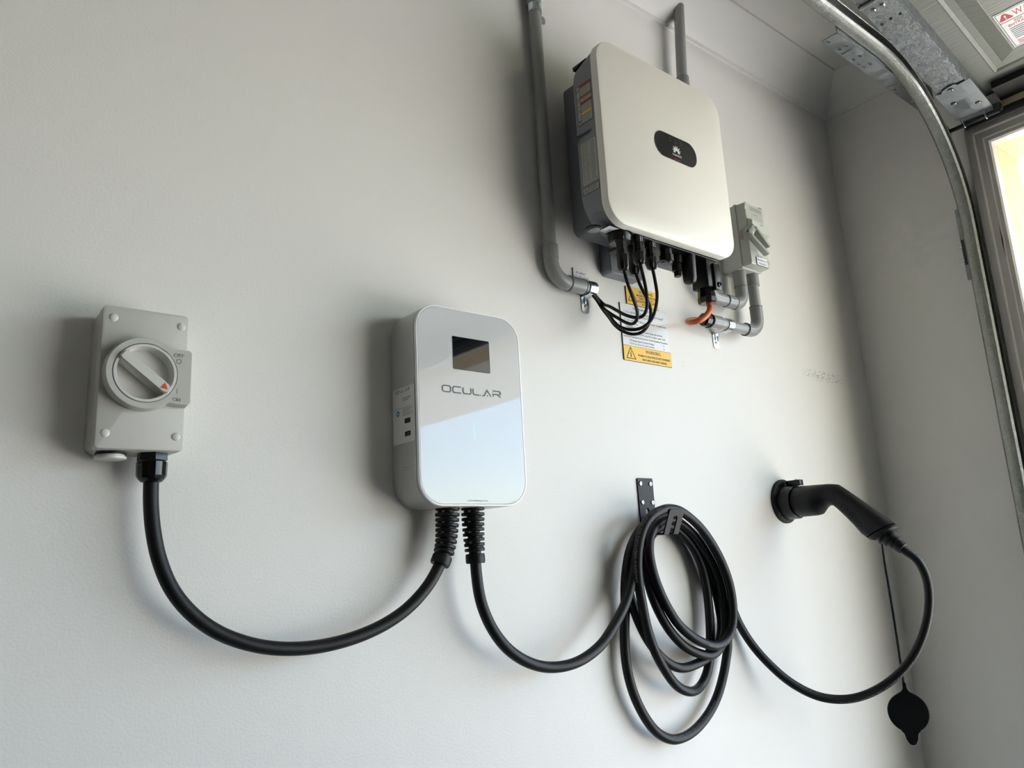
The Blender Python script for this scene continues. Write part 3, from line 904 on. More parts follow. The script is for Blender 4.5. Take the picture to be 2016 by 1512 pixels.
# boot between handle and cable
bs, be = Vector((HX, -.216, 1.158)), Vector((HX, -.250, 1.126))
ax = (be - bs).normalized(); L = (be - bs).length
g = G(); g.lathe(bs, ax, [(-.004, .019), (.004, .0185), (.006, .0215), (.0095, .0215), (.0100, .0165), (.016, .0160), (.0165, .0178), (.021, .0172), (.0215, .0145), (.027, .0140), (.0275, .0150), (.032, .0145), (.0325, .0125), (.037, .0122), (.0375, .0132), (L + .002, .0122), (L + .003, .0095)], 22)
g.build('cable_boot', 'black_rubber', pl, smooth=30)
# dust cap hanging on its strap
cp = PX(1788, 1402, HX + .014)
cap = G()
top = PX(1737, 1066, HX + .014)
side = Vector((0.50, -0.866, 0)); nrm = Vector((-.866, -.50, 0))
strap_b = cp + Vector((0, 0, .042))
G().tube(smooth_path([Vector((HX, -.214, 1.150)), top + Vector((0, .001, -.006)), top.lerp(strap_b, .5), strap_b], .02), .0030, 10).build('cap_strap', 'black_rubber', cc)
out_c = []
Rc = .0375
for k in range(33):
    t = math.radians(-62 + 304*k/32)      # open at the bottom, where the tab leaves
    out_c.append((Rc*math.cos(t), Rc*math.sin(t)))
i_top = [i for i, (x, y) in enumerate(out_c) if y > Rc*.93]
lo, hi = i_top[0], i_top[-1]
neck = [(.0130, .0360), (.0085, .0385), (.0055, .0418), (.0040, .0460), (.0034, .0510), (.0032, .056), (-.0032, .056), (-.0034, .0510), (-.0040, .0460), (-.0055, .0418), (-.0085, .0385), (-.0130, .0360)]
tabp = [(-.0170, -.0352), (-.0135, -.0385), (-.0118, -.0430), (-.0105, -.0500)] + [(.0085*math.cos(math.radians(a)) , -.0520 + .0085*math.sin(math.radians(a))) for a in range(200, 341, 14)] + [(.0105, -.0500), (.0118, -.0430), (.0135, -.0385), (.0170, -.0352)]
shape = out_c[:lo] + neck + out_c[hi+1:] + tabp
g = G()
rings = []
for hgt, sc in ((-.0040, .97), (-.0034, 1.0), (.0034, 1.0), (.0040, .97)):
    rings.append([cp + side*x*sc + Vector((0, 0, 1))*y*sc + nrm*hgt for x, y in shape])
g.loft(rings); cpo = g.build('dust_cap', 'black_rubber', cc, smooth=12)
G().lathe(cp, -nrm, [(0, .030), (.022, .0295), (.024, .028)], 30).build('cap_skirt', 'black_rubber', cpo)

# holster on the wall
hs = thing('plug_holster', (HX, 0, 1.238), 'round black holster on the wall that holds the charging plug', 'holster')
FC = P(1545, 987, -.003)
G().lathe((FC.x, 0, FC.z), (0, -1, 0), [(0, .0500), (.0045, .0500), (.0060, .0485), (.0062, .0010)], 56).build('flange', 'black_satin', hs)
G().lathe((HX, -.004, 1.238), (0, -1, 0), [(0, .0400), (.004, .0385), (.028, .0378), (.0285, .0350), (.029, .0330)], 48, True, True).build('socket', 'black_plastic', hs)
G().obox((HX, -.030, 1.2805), (.0075, 0, 0), (0, .018, 0), (0, 0, .0065), .0012).build('latch', 'black_plastic', hs)
G().obox((HX + .002, -.036, 1.2880), (.0035, 0, 0), (0, .004, 0), (0, 0, .0016), .0006).build('latch_screw', 'steel', hs)
for dx, dz in ((-.030, .030), (-.034, -.026), (.028, -.032)):
    G().lathe((FC.x + dx, -.0060, FC.z + dz), (0, -1, 0), [(0, .0032), (.0012, .0030), (.0016, .0016)], 12).build('screw', 'dark_steel', hs)

# ================================================================== HOOK FOR THE COIL
hk = thing('cable_hook', (1.137, 0, 1.19), 'black metal hook plate screwed to the wall under the coil', 'hook')
hx0, hx1, hz1, hz0 = 1.1160, 1.1590, 1.2840, 1.1790
fr_hk = Frame((0, -.0030, 0), (1, 0, 0), (0, 0, 1), (0, -1, 0))
sx_ = (hx0 + hx1)/2
back = holes_plate('back_plate', rr2(hx0, hx1, hz0, hz1, .003, 4), [slot(sx_, 1.200, sx_, 1.2225, .0046)], .0030, fr_hk, 'black_satin', hk, h=-.0015)
for px, py in ((1262.2, 951.5), (1281.5, 952.3), (1266.3, 989), (1286, 989.3)):
    c = P(px, py, -.005)
    s_ = G().lathe((c.x, -.003, c.z), (0, -1, 0), [(0, .0042), (.0016, .0040), (.0021, .0030), (.0021, .0016), (.0008, .0012)], 16).build('screw', 'steel', hk)
    G().lathe((c.x, -.0049, c.z), (0, -1, 0), [(0, .0016), (.0003, .0014)], 8).build('socket', 'ink_black', s_)
# two arms of the fork, then the outward leaning lip with its slot
for s_ in (-1, 1):
    G().obox((sx_ + s_*.0140, -.028, 1.1765), (.0066, 0, 0), (0, .0265, 0), (0, 0, .0016), .0008).build('arm', 'black_satin', hk)
lb0, lt0 = Vector((sx_ - .0205, -.0535, 1.1755)), Vector((sx_ - .0205, -.0735, 1.2195))
upv = (lt0 - lb0).normalized(); Lh = (lt0 - lb0).length
frl = Frame(lb0, (1, 0, 0), upv)
o_ = [(0, 0), (.0140, 0), (.0140, Lh*.62)] + [(.0205 + .0065*math.cos(math.radians(180 - 180*k/8)), Lh*.62 + .0065*math.sin(math.radians(180 - 180*k/8))) for k in range(1, 8)] + [(.0270, Lh*.62), (.0270, 0), (.0410, 0), (.0410, Lh - .003), (.038, Lh), (.003, Lh), (0, Lh - .003)]
holes_plate('lip', o_, [], .0030, frl, 'black_satin', hk)

# ================================================================== INVERTER
IX0, IX1, IZ0, IZ1, IY = 0.9220, 1.2860, 1.7050, 2.0700, -0.1650
iv = thing('solar_inverter', (1.104, 0, IZ0), 'large white solar inverter with rounded corners and a black badge', 'inverter')
G().rrect(IX0, IX1, IZ0, IZ1, .044, [(IY + .0165, .0010), (IY + .0155, 0), (IY + .0030, .0003), (IY + .0009, .0012), (IY, .0032)], 12).build('front_cover', 'inverter_white', iv)
body = G().rrect(IX0, IX1, IZ0, IZ1, .044, [(-.0980, .0040, .074), (-.1000, .0022, .072), (-.1200, .0022, .060), (IY + .0165, .0022, .044)], 12).build('housing', 'inverter_grey', iv)
def cutter(cs):
    g = G(); g.loft(cs); o = g.build('cutter', 'inverter_dark', None, smooth=0); return o
def scoop(y_back, y_tip, z_top, z_bot, z_tip, depth):
    """curved hand recess in the left side: leaf shape, open to the back"""
    n = 10; r0, r1 = [], []
    pts = []
    for k in range(n + 1):
        f = k/n
        pts.append((y_back + (y_tip - y_back)*math.sin(f*math.pi/2), z_top + (z_tip - z_top)*(1 - math.cos(f*math.pi/2))))
    for k in range(1, n + 1):
        f = k/n
        pts.append((y_tip + (y_back - y_tip)*(f**1.2), z_tip + (z_bot - z_tip)*f))
    return cutter([[Vector((IX0 - .01, y, z)) for y, z in pts], [Vector((IX0 + depth, y, z)) for y, z in pts]])
p1, p2, p3 = PX(1100 + 155/4.725, 120 + 700/4.725, IX0), PX(1100 + 305/4.725, 120 + 628/4.725, IX0), PX(1100 + 162/4.725, 120 + 790/4.725, IX0)
s1 = scoop(-.085, p2.y, p1.z, p3.z, p2.z, .010)
p1, p2, p3 = PX(1147, 424, IX0), PX(1180, 416, IX0), PX(1152, 445, IX0)
s2 = scoop(-.085, p2.y, p1.z, p3.z, p2.z, .010)
boolean_cut(body, [s1, s2])
G().rrect(IX0 + .046, IX1 - .046, IZ0 + .030, IZ1 - .018, .016, [(-.0260, .002), (-.0280, 0), (-.0990, 0)], 6).build('heat_sink', 'inverter_dark', iv)
# lug and plate at the back, dark vent at the upper corner
G().obox((IX0 + .014, -.097, IZ1 - .095), (.006, 0, 0), (0, .005, 0), (0, 0, .007), .002).build('lug', 'inverter_grey', iv)
a, b, c = PX(1128, 141, IX0 + .010), PX(1153, 114, IX0 + .010), PX(1127, 134, IX0 + .010)
g = G(); g.add([a, b, c, a + Vector((.03, 0, .004)), b + Vector((.03, 0, .004)), c + Vector((.03, 0, .004))], [(0,1,2), (3,5,4), (0,3,4,1), (1,4,5,2), (2,5,3,0)])
g.build('vent_hood', 'black_plastic', iv, smooth=0)
# wall bracket behind, showing under the housing
bl = P(1200.5, 502, -.028); bb = P(1206, 538, -.028)
G().rrect(bl.x, P(1268, 545, -.028).x, bb.z + .002, IZ1 - .06, .008, [(0, 0), (-.026, 0), (-.028, .002)], 5).build('mounting_bracket', 'bracket_grey', iv)
# black badge with logo
fr_iv = Frame((0, IY, 0), (1, 0, 0), (0, 0, 1), (0, -1, 0))
bx0, bx1, bz0, bz1 = 1.0640, 1.1885, 1.8765, 1.9285
badge = poly(fr_iv, rr2(bx0, bx1, bz0, bz1, .0252, 10), 'badge', 'black_gloss', iv, .0006)
rp = rr2(bx0, bx1, bz0, bz1, .0252, 10)
strokes(fr_iv, [rp + rp[:2]], .0009, 'badge_edge', 'sign_core', badge, .0008)
bcx, bcz = (bx0 + bx1)/2 + .0005, 1.8985
# flower of eight petals
for k, (an, ln, wd) in enumerate(((101, 1.0, .36), (79, 1.0, .36), (127, .98, .36), (53, .98, .36), (152, .86, .32), (28, .86, .32), (175, .60, .24), (5, .60, .24))):
    t = math.radians(an); R0, R1 = .0034, .0034 + .0125*ln
    d = Vector((math.cos(t), math.sin(t))); nn = Vector((-d.y, d.x))
    sgn = 1 if an > 90 else -1
    pts = []
    for j in range(7):
        f = j/6; w = math.sin(math.pi*f**.75)*wd*.0054
        pts.append((bcx + d.x*(R0 + (R1 - R0)*f) + nn.x*w, bcz - .004 + d.y*(R0 + (R1 - R0)*f) + nn.y*w))
    for j in range(5, 0, -1):
        f = j/6; w = -math.sin(math.pi*f**.75)*wd*.0054
        pts.append((bcx + d.x*(R0 + (R1 - R0)*f) + nn.x*w, bcz - .004 + d.y*(R0 + (R1 - R0)*f) + nn.y*w))
    poly(fr_iv, pts, 'petal', 'ink_white', badge, .0009)
text(fr_iv, 'HUAWEI', bcx, bz0 + .0105, .0040, 'badge_lettering', 'ink_white', badge, width=.0270, align='CENTER', h=.0009, bold=.015)
rect(fr_iv, bcx - .011, bcx + .009, bz0 + .0022, bz0 + .0034, 'red_line', 'ink_red', badge, .0009)
for k in (-1, 0, 1):
    poly(fr_iv, circ(bcx + k*.0165, bz1 - .0125, .0016, 10), 'indicator', 'ink_grey', badge, .0009)
    poly(fr_iv, rr2(bcx + k*.0165 - .0016, bcx + k*.0165 + .0016, bz1 - .0080, bz1 - .0058, .0004, 2), 'icon', 'ink_grey', badge, .0009)
# stickers on the left side of the housing
HXS = IX0 + .0022
fr_il = Frame((HXS, 0, 0), (0, -1, 0), (0, 0, 1), (-1, 0, 0))
def side_box(pxs):
    q = [PX(1100 + a/4.725, 120 + b/4.725, HXS) for a, b in pxs]     # TR, TL, BL, BR
    return -(q[1].y + q[2].y)/2, -(q[0].y + q[3].y)/2, (q[2].z + q[3].z)/2, (q[0].z + q[1].z)/2
u0, u1, v0, v1 = side_box(((290, 158), (158, 262), (188, 625), (322, 520)))
wlab = rect(fr_il, u0, u1, v0, v1, 'warning_sticker', 'ink_black', iv, .0002)
LW, LH = u1 - u0, v1 - v0
def cell(a0, a1, c0, c1, m, nm='field', h=.0004): return rect(fr_il, u0 + LW*a0, u0 + LW*a1, v0 + LH*c0, v0 + LH*c1, nm, m, wlab, h)
rows = ((.985, .93, .72, 'ink_red'), (.715, .655, .555, 'ink_brown'), (.55, .50, .29, 'ink_red'), (.285, .235, .02, 'sign_yellow'))
for top_, hb, bot, mcol in rows:
    cell(.26, .97, hb, top_, mcol, 'heading_bar')
    cell(.26, .97, bot, hb - .008, 'sticker_silver')
    nl = max(2, int((hb - bot)/.035))
    for i in range(nl):
        v = hb - .03 - (hb - bot - .03)*i/nl
        strokes(fr_il, [[(u0 + LW*.31, v0 + LH*v), (u0 + LW*(.92 - .12*(i % 3 == 2)), v0 + LH*v)]], .0007, 'text_line', 'ink_fine', wlab, .0006)
for top_, bot in ((.985, .86), (.85, .70), (.69, .48), (.47, .20), (.19, .02)):
    cell(.03, .23, bot, top_, 'sticker_silver')
for cz in (.90, .62, .36): tri_sign(fr_il, u0 + LW*.13, v0 + LH*cz, LW*.17, wlab, 'ink_black', 'sign_yellow', False, .0006)
poly(fr_il, circ(u0 + LW*.13, v0 + LH*.10, LW*.085, 14), 'blue_sign', 'ink_blue', wlab, .0006)
u0, u1, v0, v1 = side_box(((342, 690), (205, 790), (232, 1170), (370, 1085)))
plab = rect(fr_il, u0, u1, v0, v1, 'rating_plate', 'sticker_silver', iv, .0002)
LW, LH = u1 - u0, v1 - v0
for i in range(19):
    v = v0 + LH*(.96 - .05*i)
    for a0, a1 in ((.05, .24), (.30, .52), (.60, .93)):
        strokes(fr_il, [[(u0 + LW*a0, v), (u0 + LW*(a1 - .08*random.random()), v)]], .0011, 'text_line', 'ink_fine', plab, .0004)
for a0 in (.27, .56): strokes(fr_il, [[(u0 + LW*a0, v0 + LH*.18), (u0 + LW*a0, v1)]], .0004, 'rule', 'ink_fine', plab, .0005)
u0, u1, v0, v1 = side_box(((377, 1105), (225, 1195), (230, 1275), (380, 1170)))
blab = rect(fr_il, u0, u1, v0, v1, 'hazard_sticker', 'ink_black', iv, .0002)
LW, LH = u1 - u0, v1 - v0
rect(fr_il, u0 + .0012, u0 + LW*.33, v0 + .0012, v1 - .0012, 'field', 'sticker_silver', blab, .0004)
rect(fr_il, u0 + LW*.36, u1 - .0012, v0 + .0012, v1 - .0012, 'field', 'sticker_silver', blab, .0004)
tri_sign(fr_il, u0 + LW*.17, v0 + LH*.45, LW*.25, blab, 'ink_black', 'sign_yellow', True, .0008)
for v in (.74, .52, .28): strokes(fr_il, [[(u0 + LW*.41, v0 + LH*v), (u0 + LW*.90, v0 + LH*v)]], .0014, 'text_line', 'ink_fine', blab, .0006)
# black plate added under the housing, paints the shade of its recessed underside
G().obox((1.135, -.104, IZ0 + .0005), (.112, 0, 0), (0, .0435, 0), (0, 0, .0035), .0015).build('underside_shade', 'black_plastic', iv)
# underside: round vent plug, label and the DC rotary switch
c = P(1169, 451, -.118)
G().lathe((c.x, -.118, IZ0 + .0045), (0, 0, -1), [(0, .0150), (.0030, .0150), (.0035, .0135)], 28).build('vent_plug_ring', 'black_plastic', iv)
G().lathe((c.x, -.118, IZ0 + .002), (0, 0, -1), [(0, .0110), (.0030, .0108), (.0036, .0095)], 28).build('vent_plug', 'bracket_grey', iv)
fr_iu = Frame((0, 0, IZ0 + .0022), (1, 0, 0), (0, 1, 0), (0, 0, -1))
def PZ(px, py, z):
    d = ray(px, py); return CAM + d*((z - CAM.z)/d.z)
la_ = PZ(1172, 459, IZ0)
lab2 = rect(fr_iu, la_.x, la_.x + .050, -.146, -.118, 'underside_label', 'sign_core', iv, .0008, .0012)
rect(fr_iu, la_.x + .0008, la_.x + .0492, -.1452, -.1188, 'label_face', 'sign_white', lab2, .0011)
text(Frame((0, 0, IZ0 + .0022), (1, 0, 0), (0, -1, 0), (0, 0, -1)), 'PV ARRAY', la_.x + .025, .1290, .0050, 'lettering', 'ink_black', lab2, width=.026, align='CENTER', h=.0014)
text(Frame((0, 0, IZ0 + .0022), (1, 0, 0), (0, -1, 0), (0, 0, -1)), 'D.C. ISOLATOR', la_.x + .025, .1205, .0050, 'lettering', 'ink_black', lab2, width=.040, align='CENTER', h=.0014)
c = P(1219, 466, -.128)
G().lathe((c.x, -.128, IZ0 + .004), (0, 0, -1), [(0, .0235), (.0040, .0235), (.0045, .0205), (.0080, .0200), (.0086, .0222), (.0190, .0200), (.0205, .0175)], 26).build('dc_switch_knob', 'black_plastic', iv, smooth=25)
# blind plug on a small tether beside the cables
c = P(1311, 497, -.132)
G().lathe((c.x, -.132, IZ0 + .003), (0, 0, -1), [(0, .0110), (.016, .0110), (.017, .0132), (.030, .0132), (.031, .0100), (.0335, .0098)], 8, rot=.2).build('blind_plug', 'black_plastic', iv, smooth=0)
G().tube(smooth_path([Vector((c.x - .002, -.138, IZ0 - .0300)), P(1300, 513, -.134), P(1291, 522, -.128), P(1276, 528, -.120), P(1270, 516, -.114)], .004), .0014, 8).build('tether', 'black_rubber', iv)

# plug-in communication stick
dg_ = P(1356, 528, -.132)
dn_ = thing('communication_stick', (dg_.x, -.132, IZ0 - .06), 'black stick with rounded end plugged in under the inverter', 'dongle')
zb = P(1357, 559, -.132).z
g = G()
def stick(z, w, d): return [Vector((dg_.x + w*((abs(math.cos(t)))**.7)*(1 if math.cos(t) >= 0 else -1), -.132 + d*((abs(math.sin(t)))**.7)*(1 if math.sin(t) >= 0 else -1), z)) for t in (2*math.pi*k/24 for k in range(24))]
g.loft([stick(IZ0 + .002, .011, .015), stick(zb + .012, .0098, .0135), stick(zb + .005, .0090, .0120), stick(zb + .0015, .0068, .0090), stick(zb, .0030, .0040)])
g.build('casing', 'black_plastic', dn_, smooth=50)
G().lathe((dg_.x - .018, -.118, IZ0 + .002), (0, 0, -1), [(0, .013), (.020, .013), (.021, .010), (.034, .010), (.035, .007), (.045, .007)], 14).build('socket', 'black_plastic', dn_, smooth=25)

# ------------------------------------------------------------------ PV cables with their connectors
def s2(x, y): return (1200 + x/7.56, 540 + y/7.56)
CONDEND = P(1166, 575, -.017)
pv = (
    ('first', (1227, 534), -.136, [(230, 0), (262, 110), (325, 290), (378, 430), (415, 570), (404, 680), (345, 738), (250, 722), (120, 650), (0, 575), (-110, 480)], (0, .004), 'nearest the rotary knob'),
    ('second', (1250, 542), -.108, [(400, 20), (450, 150), (530, 310), (592, 450), (616, 560), (600, 680), (555, 790), (470, 868), (345, 892), (205, 852), (80, 760), (0, 650), (-110, 510)], (-.003, -.006), 'longest of the four loops'),
    ('third', (1259, 521), -.140, [(490, 0), (538, 200), (558, 390), (546, 540), (495, 622), (400, 646), (250, 612), (110, 540), (0, 478), (-110, 430)], (.003, .006), 'topmost of the four loops'),
    ('fourth', (1284, 531), -.136, [(645, 0), (688, 150), (708, 310), (690, 490), (640, 645), (555, 752), (440, 812), (300, 824), (160, 785), (60, 700), (0, 610), (-110, 480)], (.002, -.003), 'furthest right of the four plugs'),
)
for nm, (ex, ey), dy, trace, (oy, oz), lab in pv:
    e = P(ex, ey, dy)
    t = thing('solar_cable', (e.x, dy, e.z), 'thin black solar cable under the inverter, ' + lab, 'cable', 'solar cables under the inverter')
    n = len(trace)
    pts = [Vector((e.x, dy, e.z + .012))]
    for i, (x, y) in enumerate(trace):
        if i == 0: continue
        f = (i/(n - 1))
        d = dy + (-.020 - dy)*(f**2.0) + (-.014)*math.sin(math.pi*f)
        pts.append(P(*s2(x, y), d))
    pts += [CONDEND + Vector((-.004, oy*.8, oz*.8)), CONDEND + Vector((-.03, oy*.8, oz*.8))]
    G().tube(smooth_path(pts, .0045), .0031, 10).build('cable', 'black_rubber', t)
    H = IZ0 + .003 - e.z
    G().lathe((e.x, dy, IZ0 + .003), (0, 0, -1), [(0, .0100), (H*.28, .0100), (H*.29, .0086), (H*.46, .0084), (H*.47, .0096), (H*.60, .0096)], 10, rot=.2).build('connector_body', 'black_plastic', t, smooth=0)
    g = G(); rings = []
    for d, r_ in ((H*.60, .0090), (H*.61, .0110), (H*.90, .0105), (H*.97, .0088), (H*1.0, .0052)):
        rings.append([Vector((e.x + r_*(1 if k % 2 else .93)*math.cos(2*math.pi*k/20), dy + r_*(1 if k % 2 else .93)*math.sin(2*math.pi*k/20), IZ0 + .003 - d)) for k in range(20)])
    g.loft(rings); g.build('connector_nut', 'black_gloss', t, smooth=20)
    fr_c = Frame((e.x - .003, dy - .0100, IZ0 - H*.12), (1, 0, 0), (0, 0, 1), (0, -1, 0))
    for k in (0, 1): strokes(fr_c, [[(.0045*k, -.006), (.0045*k, .004)]], .0007, 'marking', 'ink_white', t, .0006)

# ================================================================== AC CONNECTOR AND ORANGE CABLE
ACY = -.128
at_, ab_ = P(1392, 520, ACY), P(1398, 598, ACY)
ac = thing('orange_cable', (ab_.x, ACY, ab_.z), 'orange cable bending from a black plug under the inverter into the conduit', 'cable')
axx = at_.x - .002
z1, z0 = IZ0 + .004, ab_.z
Hh = z1 - z0
bx = ab_.x - .004
g = G().obox((bx - .001, ACY + .004, z1 - Hh*.34), (.0150, 0, 0), (0, .0200, 0), (0, 0, Hh*.34), .003).build('plug_body', 'black_plastic', ac)
G().obox((bx + .010, ACY - .0170, z1 - Hh*.44), (.0095, 0, 0), (0, .004, 0), (0, 0, Hh*.30), .0012).build('latch_plate', 'black_plastic', g)
G().lathe((bx + .011, ACY - .0200, z1 - Hh*.62), (0, -1, 0), [(0, .0052), (.0035, .0050), (.0040, .0032), (.0025, .0025)], 18).build('lock_ring', 'black_gloss', g)
G().obox((bx - .0135, ACY - .012, z1 - Hh*.42), (.0012, 0, 0), (0, .0030, 0), (0, 0, .004), .0004).build('clip', 'ink_fine', g)
G().lathe((bx, ACY + .003, z1 - Hh*.67), (0, 0, -1), [(0, .0165), (Hh*.20, .0178), (Hh*.21, .0185), (Hh*.31, .0180), (Hh*.33, .0150)], 10, rot=.3).build('plug_nut', 'black_gloss', ac, smooth=0)
opath = [Vector((bx, ACY + .003, z0 + .010)), P(1398, 606, -.129), P(1393, 618, -.132), P(1384, 627, -.132), P(1371, 633, -.124), P(1359, 635, -.106), P(1354, 633.5, -.084), P(1357, 631, -.062), P(1366, 629.5, -.045), P(1380, 630, -.035), P(1395, 633.5, -.035)]
G().tube(smooth_path(opath, .004), .0058, 16).build('sheath', 'orange_sheath', ac)

# ================================================================== CONDUITS
RC = .0126
def arc_pts(c, a, b, r, n=10):
    """quarter circle about c from c + a*r to c + b*r"""
    return [c + Vector(a)*r*math.cos(math.pi/2*k/n) + Vector(b)*r*math.sin(math.pi/2*k/n) for k in range(n + 1)]
def coupling(p, axis, L, r, parent, name='coupling'):
    return G().lathe(Vector(p) - Vector(axis)*L/2, axis, [(0, r*.93), (.0006, r), (L - .0006, r), (L, r*.93)], 26).build(name, 'pvc_fitting', parent)

# left conduit: down the wall, elbow, short run to the right
CXv, CYc = .9155, -.0165
zbend, xend = P(1120, 556, CYc).z, P(1164, 572, CYc).x
zb_ = 1.6430
dc = thing('cable_conduit', (CXv, CYc, zb_), 'grey plastic conduit running down left of the inverter with a bend', 'conduit', 'grey plastic conduits')
z_el = P(1088, 494, CYc).z
G().tube([Vector((CXv, CYc, ZC + .05)), Vector((CXv, CYc, z_el))], RC, 24).build('pipe', 'pvc_grey', dc)
coupling((CXv, CYc, 2.250), (0, 0, 1), .055, .0150, dc)
coupling((CXv, CYc, z_el - .004), (0, 0, 1), .028, .0150, dc, 'bend_socket')
rb = z_el - .020 - zb_
rb = min(rb, .040)
cb_ = Vector((CXv + rb, CYc, zb_ + rb))
bend = [Vector((CXv, CYc, z_el - .012))] + arc_pts(cb_, (-1, 0, 0), (0, 0, -1), rb, 12) + [Vector((CXv + rb + .010, CYc, zb_))]
G().tube(bend, .0142, 24).build('bend', 'pvc_fitting', dc)
coupling((CXv + rb + .022, CYc, zb_), (1, 0, 0), .036, .0150, dc, 'bend_socket')
G().tube([Vector((CXv + rb + .038, CYc, zb_)), Vector((1.022, CYc, zb_))], RC, 24, True).build('pipe', 'pvc_grey', dc)
G().lathe((CXv + rb + .0415, CYc, zb_), (-1, 0, 0), [(0, .0153), (.0012, .0153)], 24).build('joint_ring', 'pvc_edge', dc)
G().lathe((CXv + rb + .0035, CYc, zb_), (-1, 0, 0), [(0, .0153), (.0012, .0153)], 24).build('joint_ring', 'pvc_edge', dc)

# conduit from the ceiling behind the inverter, round to the first isolator entry
c2y = -.033
ac1 = thing('cable_conduit', (1.365, c2y, 1.68), 'grey plastic conduit entering the cornice above the inverter', 'conduit', 'grey plastic conduits')
ptop, pbot = P(1337, 18, -.030), P(1343, 150, -.030)
xv = P(1458, 560, c2y).x
zh = P(1425, 591, c2y).z
x_down = pbot.x - .004
G().tube([Vector((ptop.x, -.030, 2.428)), Vector((pbot.x, -.030, 2.24)), Vector((x_down, c2y, 2.0)), Vector((x_down, c2y, zh + .055))], RC, 24).build('pipe', 'pvc_grey', ac1)
coupling((pbot.x, -.030, 2.205), (0, 0, 1), .045, .0148, ac1)
cA = Vector((x_down + .036, c2y, zh + .036))
G().tube([Vector((x_down, c2y, zh + .056))] + arc_pts(cA, (-1, 0, 0), (0, 0, -1), .036) + [Vector((x_down + .06, c2y, zh))], .0142, 24).build('bend', 'pvc_fitting', ac1)
G().tube([Vector((x_down + .05, c2y, zh)), Vector((xv - .030, c2y, zh))], RC, 24).build('pipe', 'pvc_grey', ac1)
coupling((xv - .052, c2y, zh), (1, 0, 0), .030, .0150, ac1)
cB = Vector((xv - .030, c2y, zh + .030))
G().tube([Vector((xv - .045, c2y, zh))] + arc_pts(cB, (0, 0, -1), (1, 0, 0), .030) + [Vector((xv, c2y, zh + .042))], .0143, 24).build('bend', 'pvc_fitting', ac1)
G().lathe((xv - .036, c2y, zh), (1, 0, 0), [(0, .0154), (.0012, .0154)], 24).build('joint_ring', 'pvc_edge', ac1)
ztop = 1.768
coupling((xv, c2y, (zh + .042 + ztop)/2 + .002), (0, 0, 1), ztop - zh - .038, .0152, ac1, 'entry_socket')
G().lathe((xv, c2y, zh + .044), (0, 0, 1), [(0, .0156), (.0012, .0156)], 24).build('joint_ring', 'pvc_edge', ac1)

# conduit that takes the orange cable, along the wall and up to the second entry
c3y = -.036
xg, zg = P(1398, 632.5, c3y).x, P(1440, 642, c3y).z
xv3 = P(1487, 600, c3y).x
ac2 = thing('cable_conduit', (xg, c3y, zg), 'grey plastic conduit taking in the orange cable below the isolator', 'conduit', 'grey plastic conduits')
G().tube([Vector((xg + .010, c3y, zg)), Vector((xv3 - .040, c3y, zg))], RC, 24).build('pipe', 'pvc_grey', ac2)
coupling((xg + .016, c3y, zg), (1, 0, 0), .034, .0150, ac2)
G().lathe((xg - .002, c3y, zg), (-1, 0, 0), [(0, .0165), (.0050, .0172), (.0052, .0150), (.0060, .0155), (.0210, .0148), (.0240, .0125), (.0260, .0070)], 10).build('gland', 'black_gloss', ac2, smooth=0)
cC = Vector((xv3 - .036, c3y, zg + .036))
G().tube([Vector((xv3 - .052, c3y, zg))] + arc_pts(cC, (0, 0, -1), (1, 0, 0), .036) + [Vector((xv3, c3y, zg + .062))], .0146, 24).build('bend', 'pvc_fitting', ac2)
G().lathe((xv3 - .054, c3y, zg), (1, 0, 0), [(0, .0154), (.0012, .0154)], 24).build('joint_ring', 'pvc_edge', ac2)
G().lathe((xv3, c3y, zg + .061), (0, 0, 1), [(0, .0152), (.0012, .0154)], 24).build('joint_ring', 'pvc_edge', ac2)
G().tube([Vector((xv3, c3y, zg + .06)), Vector((xv3, c3y, ztop))], RC, 24).build('pipe', 'pvc_grey', ac2)
coupling((xv3, c3y, ztop - .014), (0, 0, 1), .032, .0152, ac2, 'entry_socket')

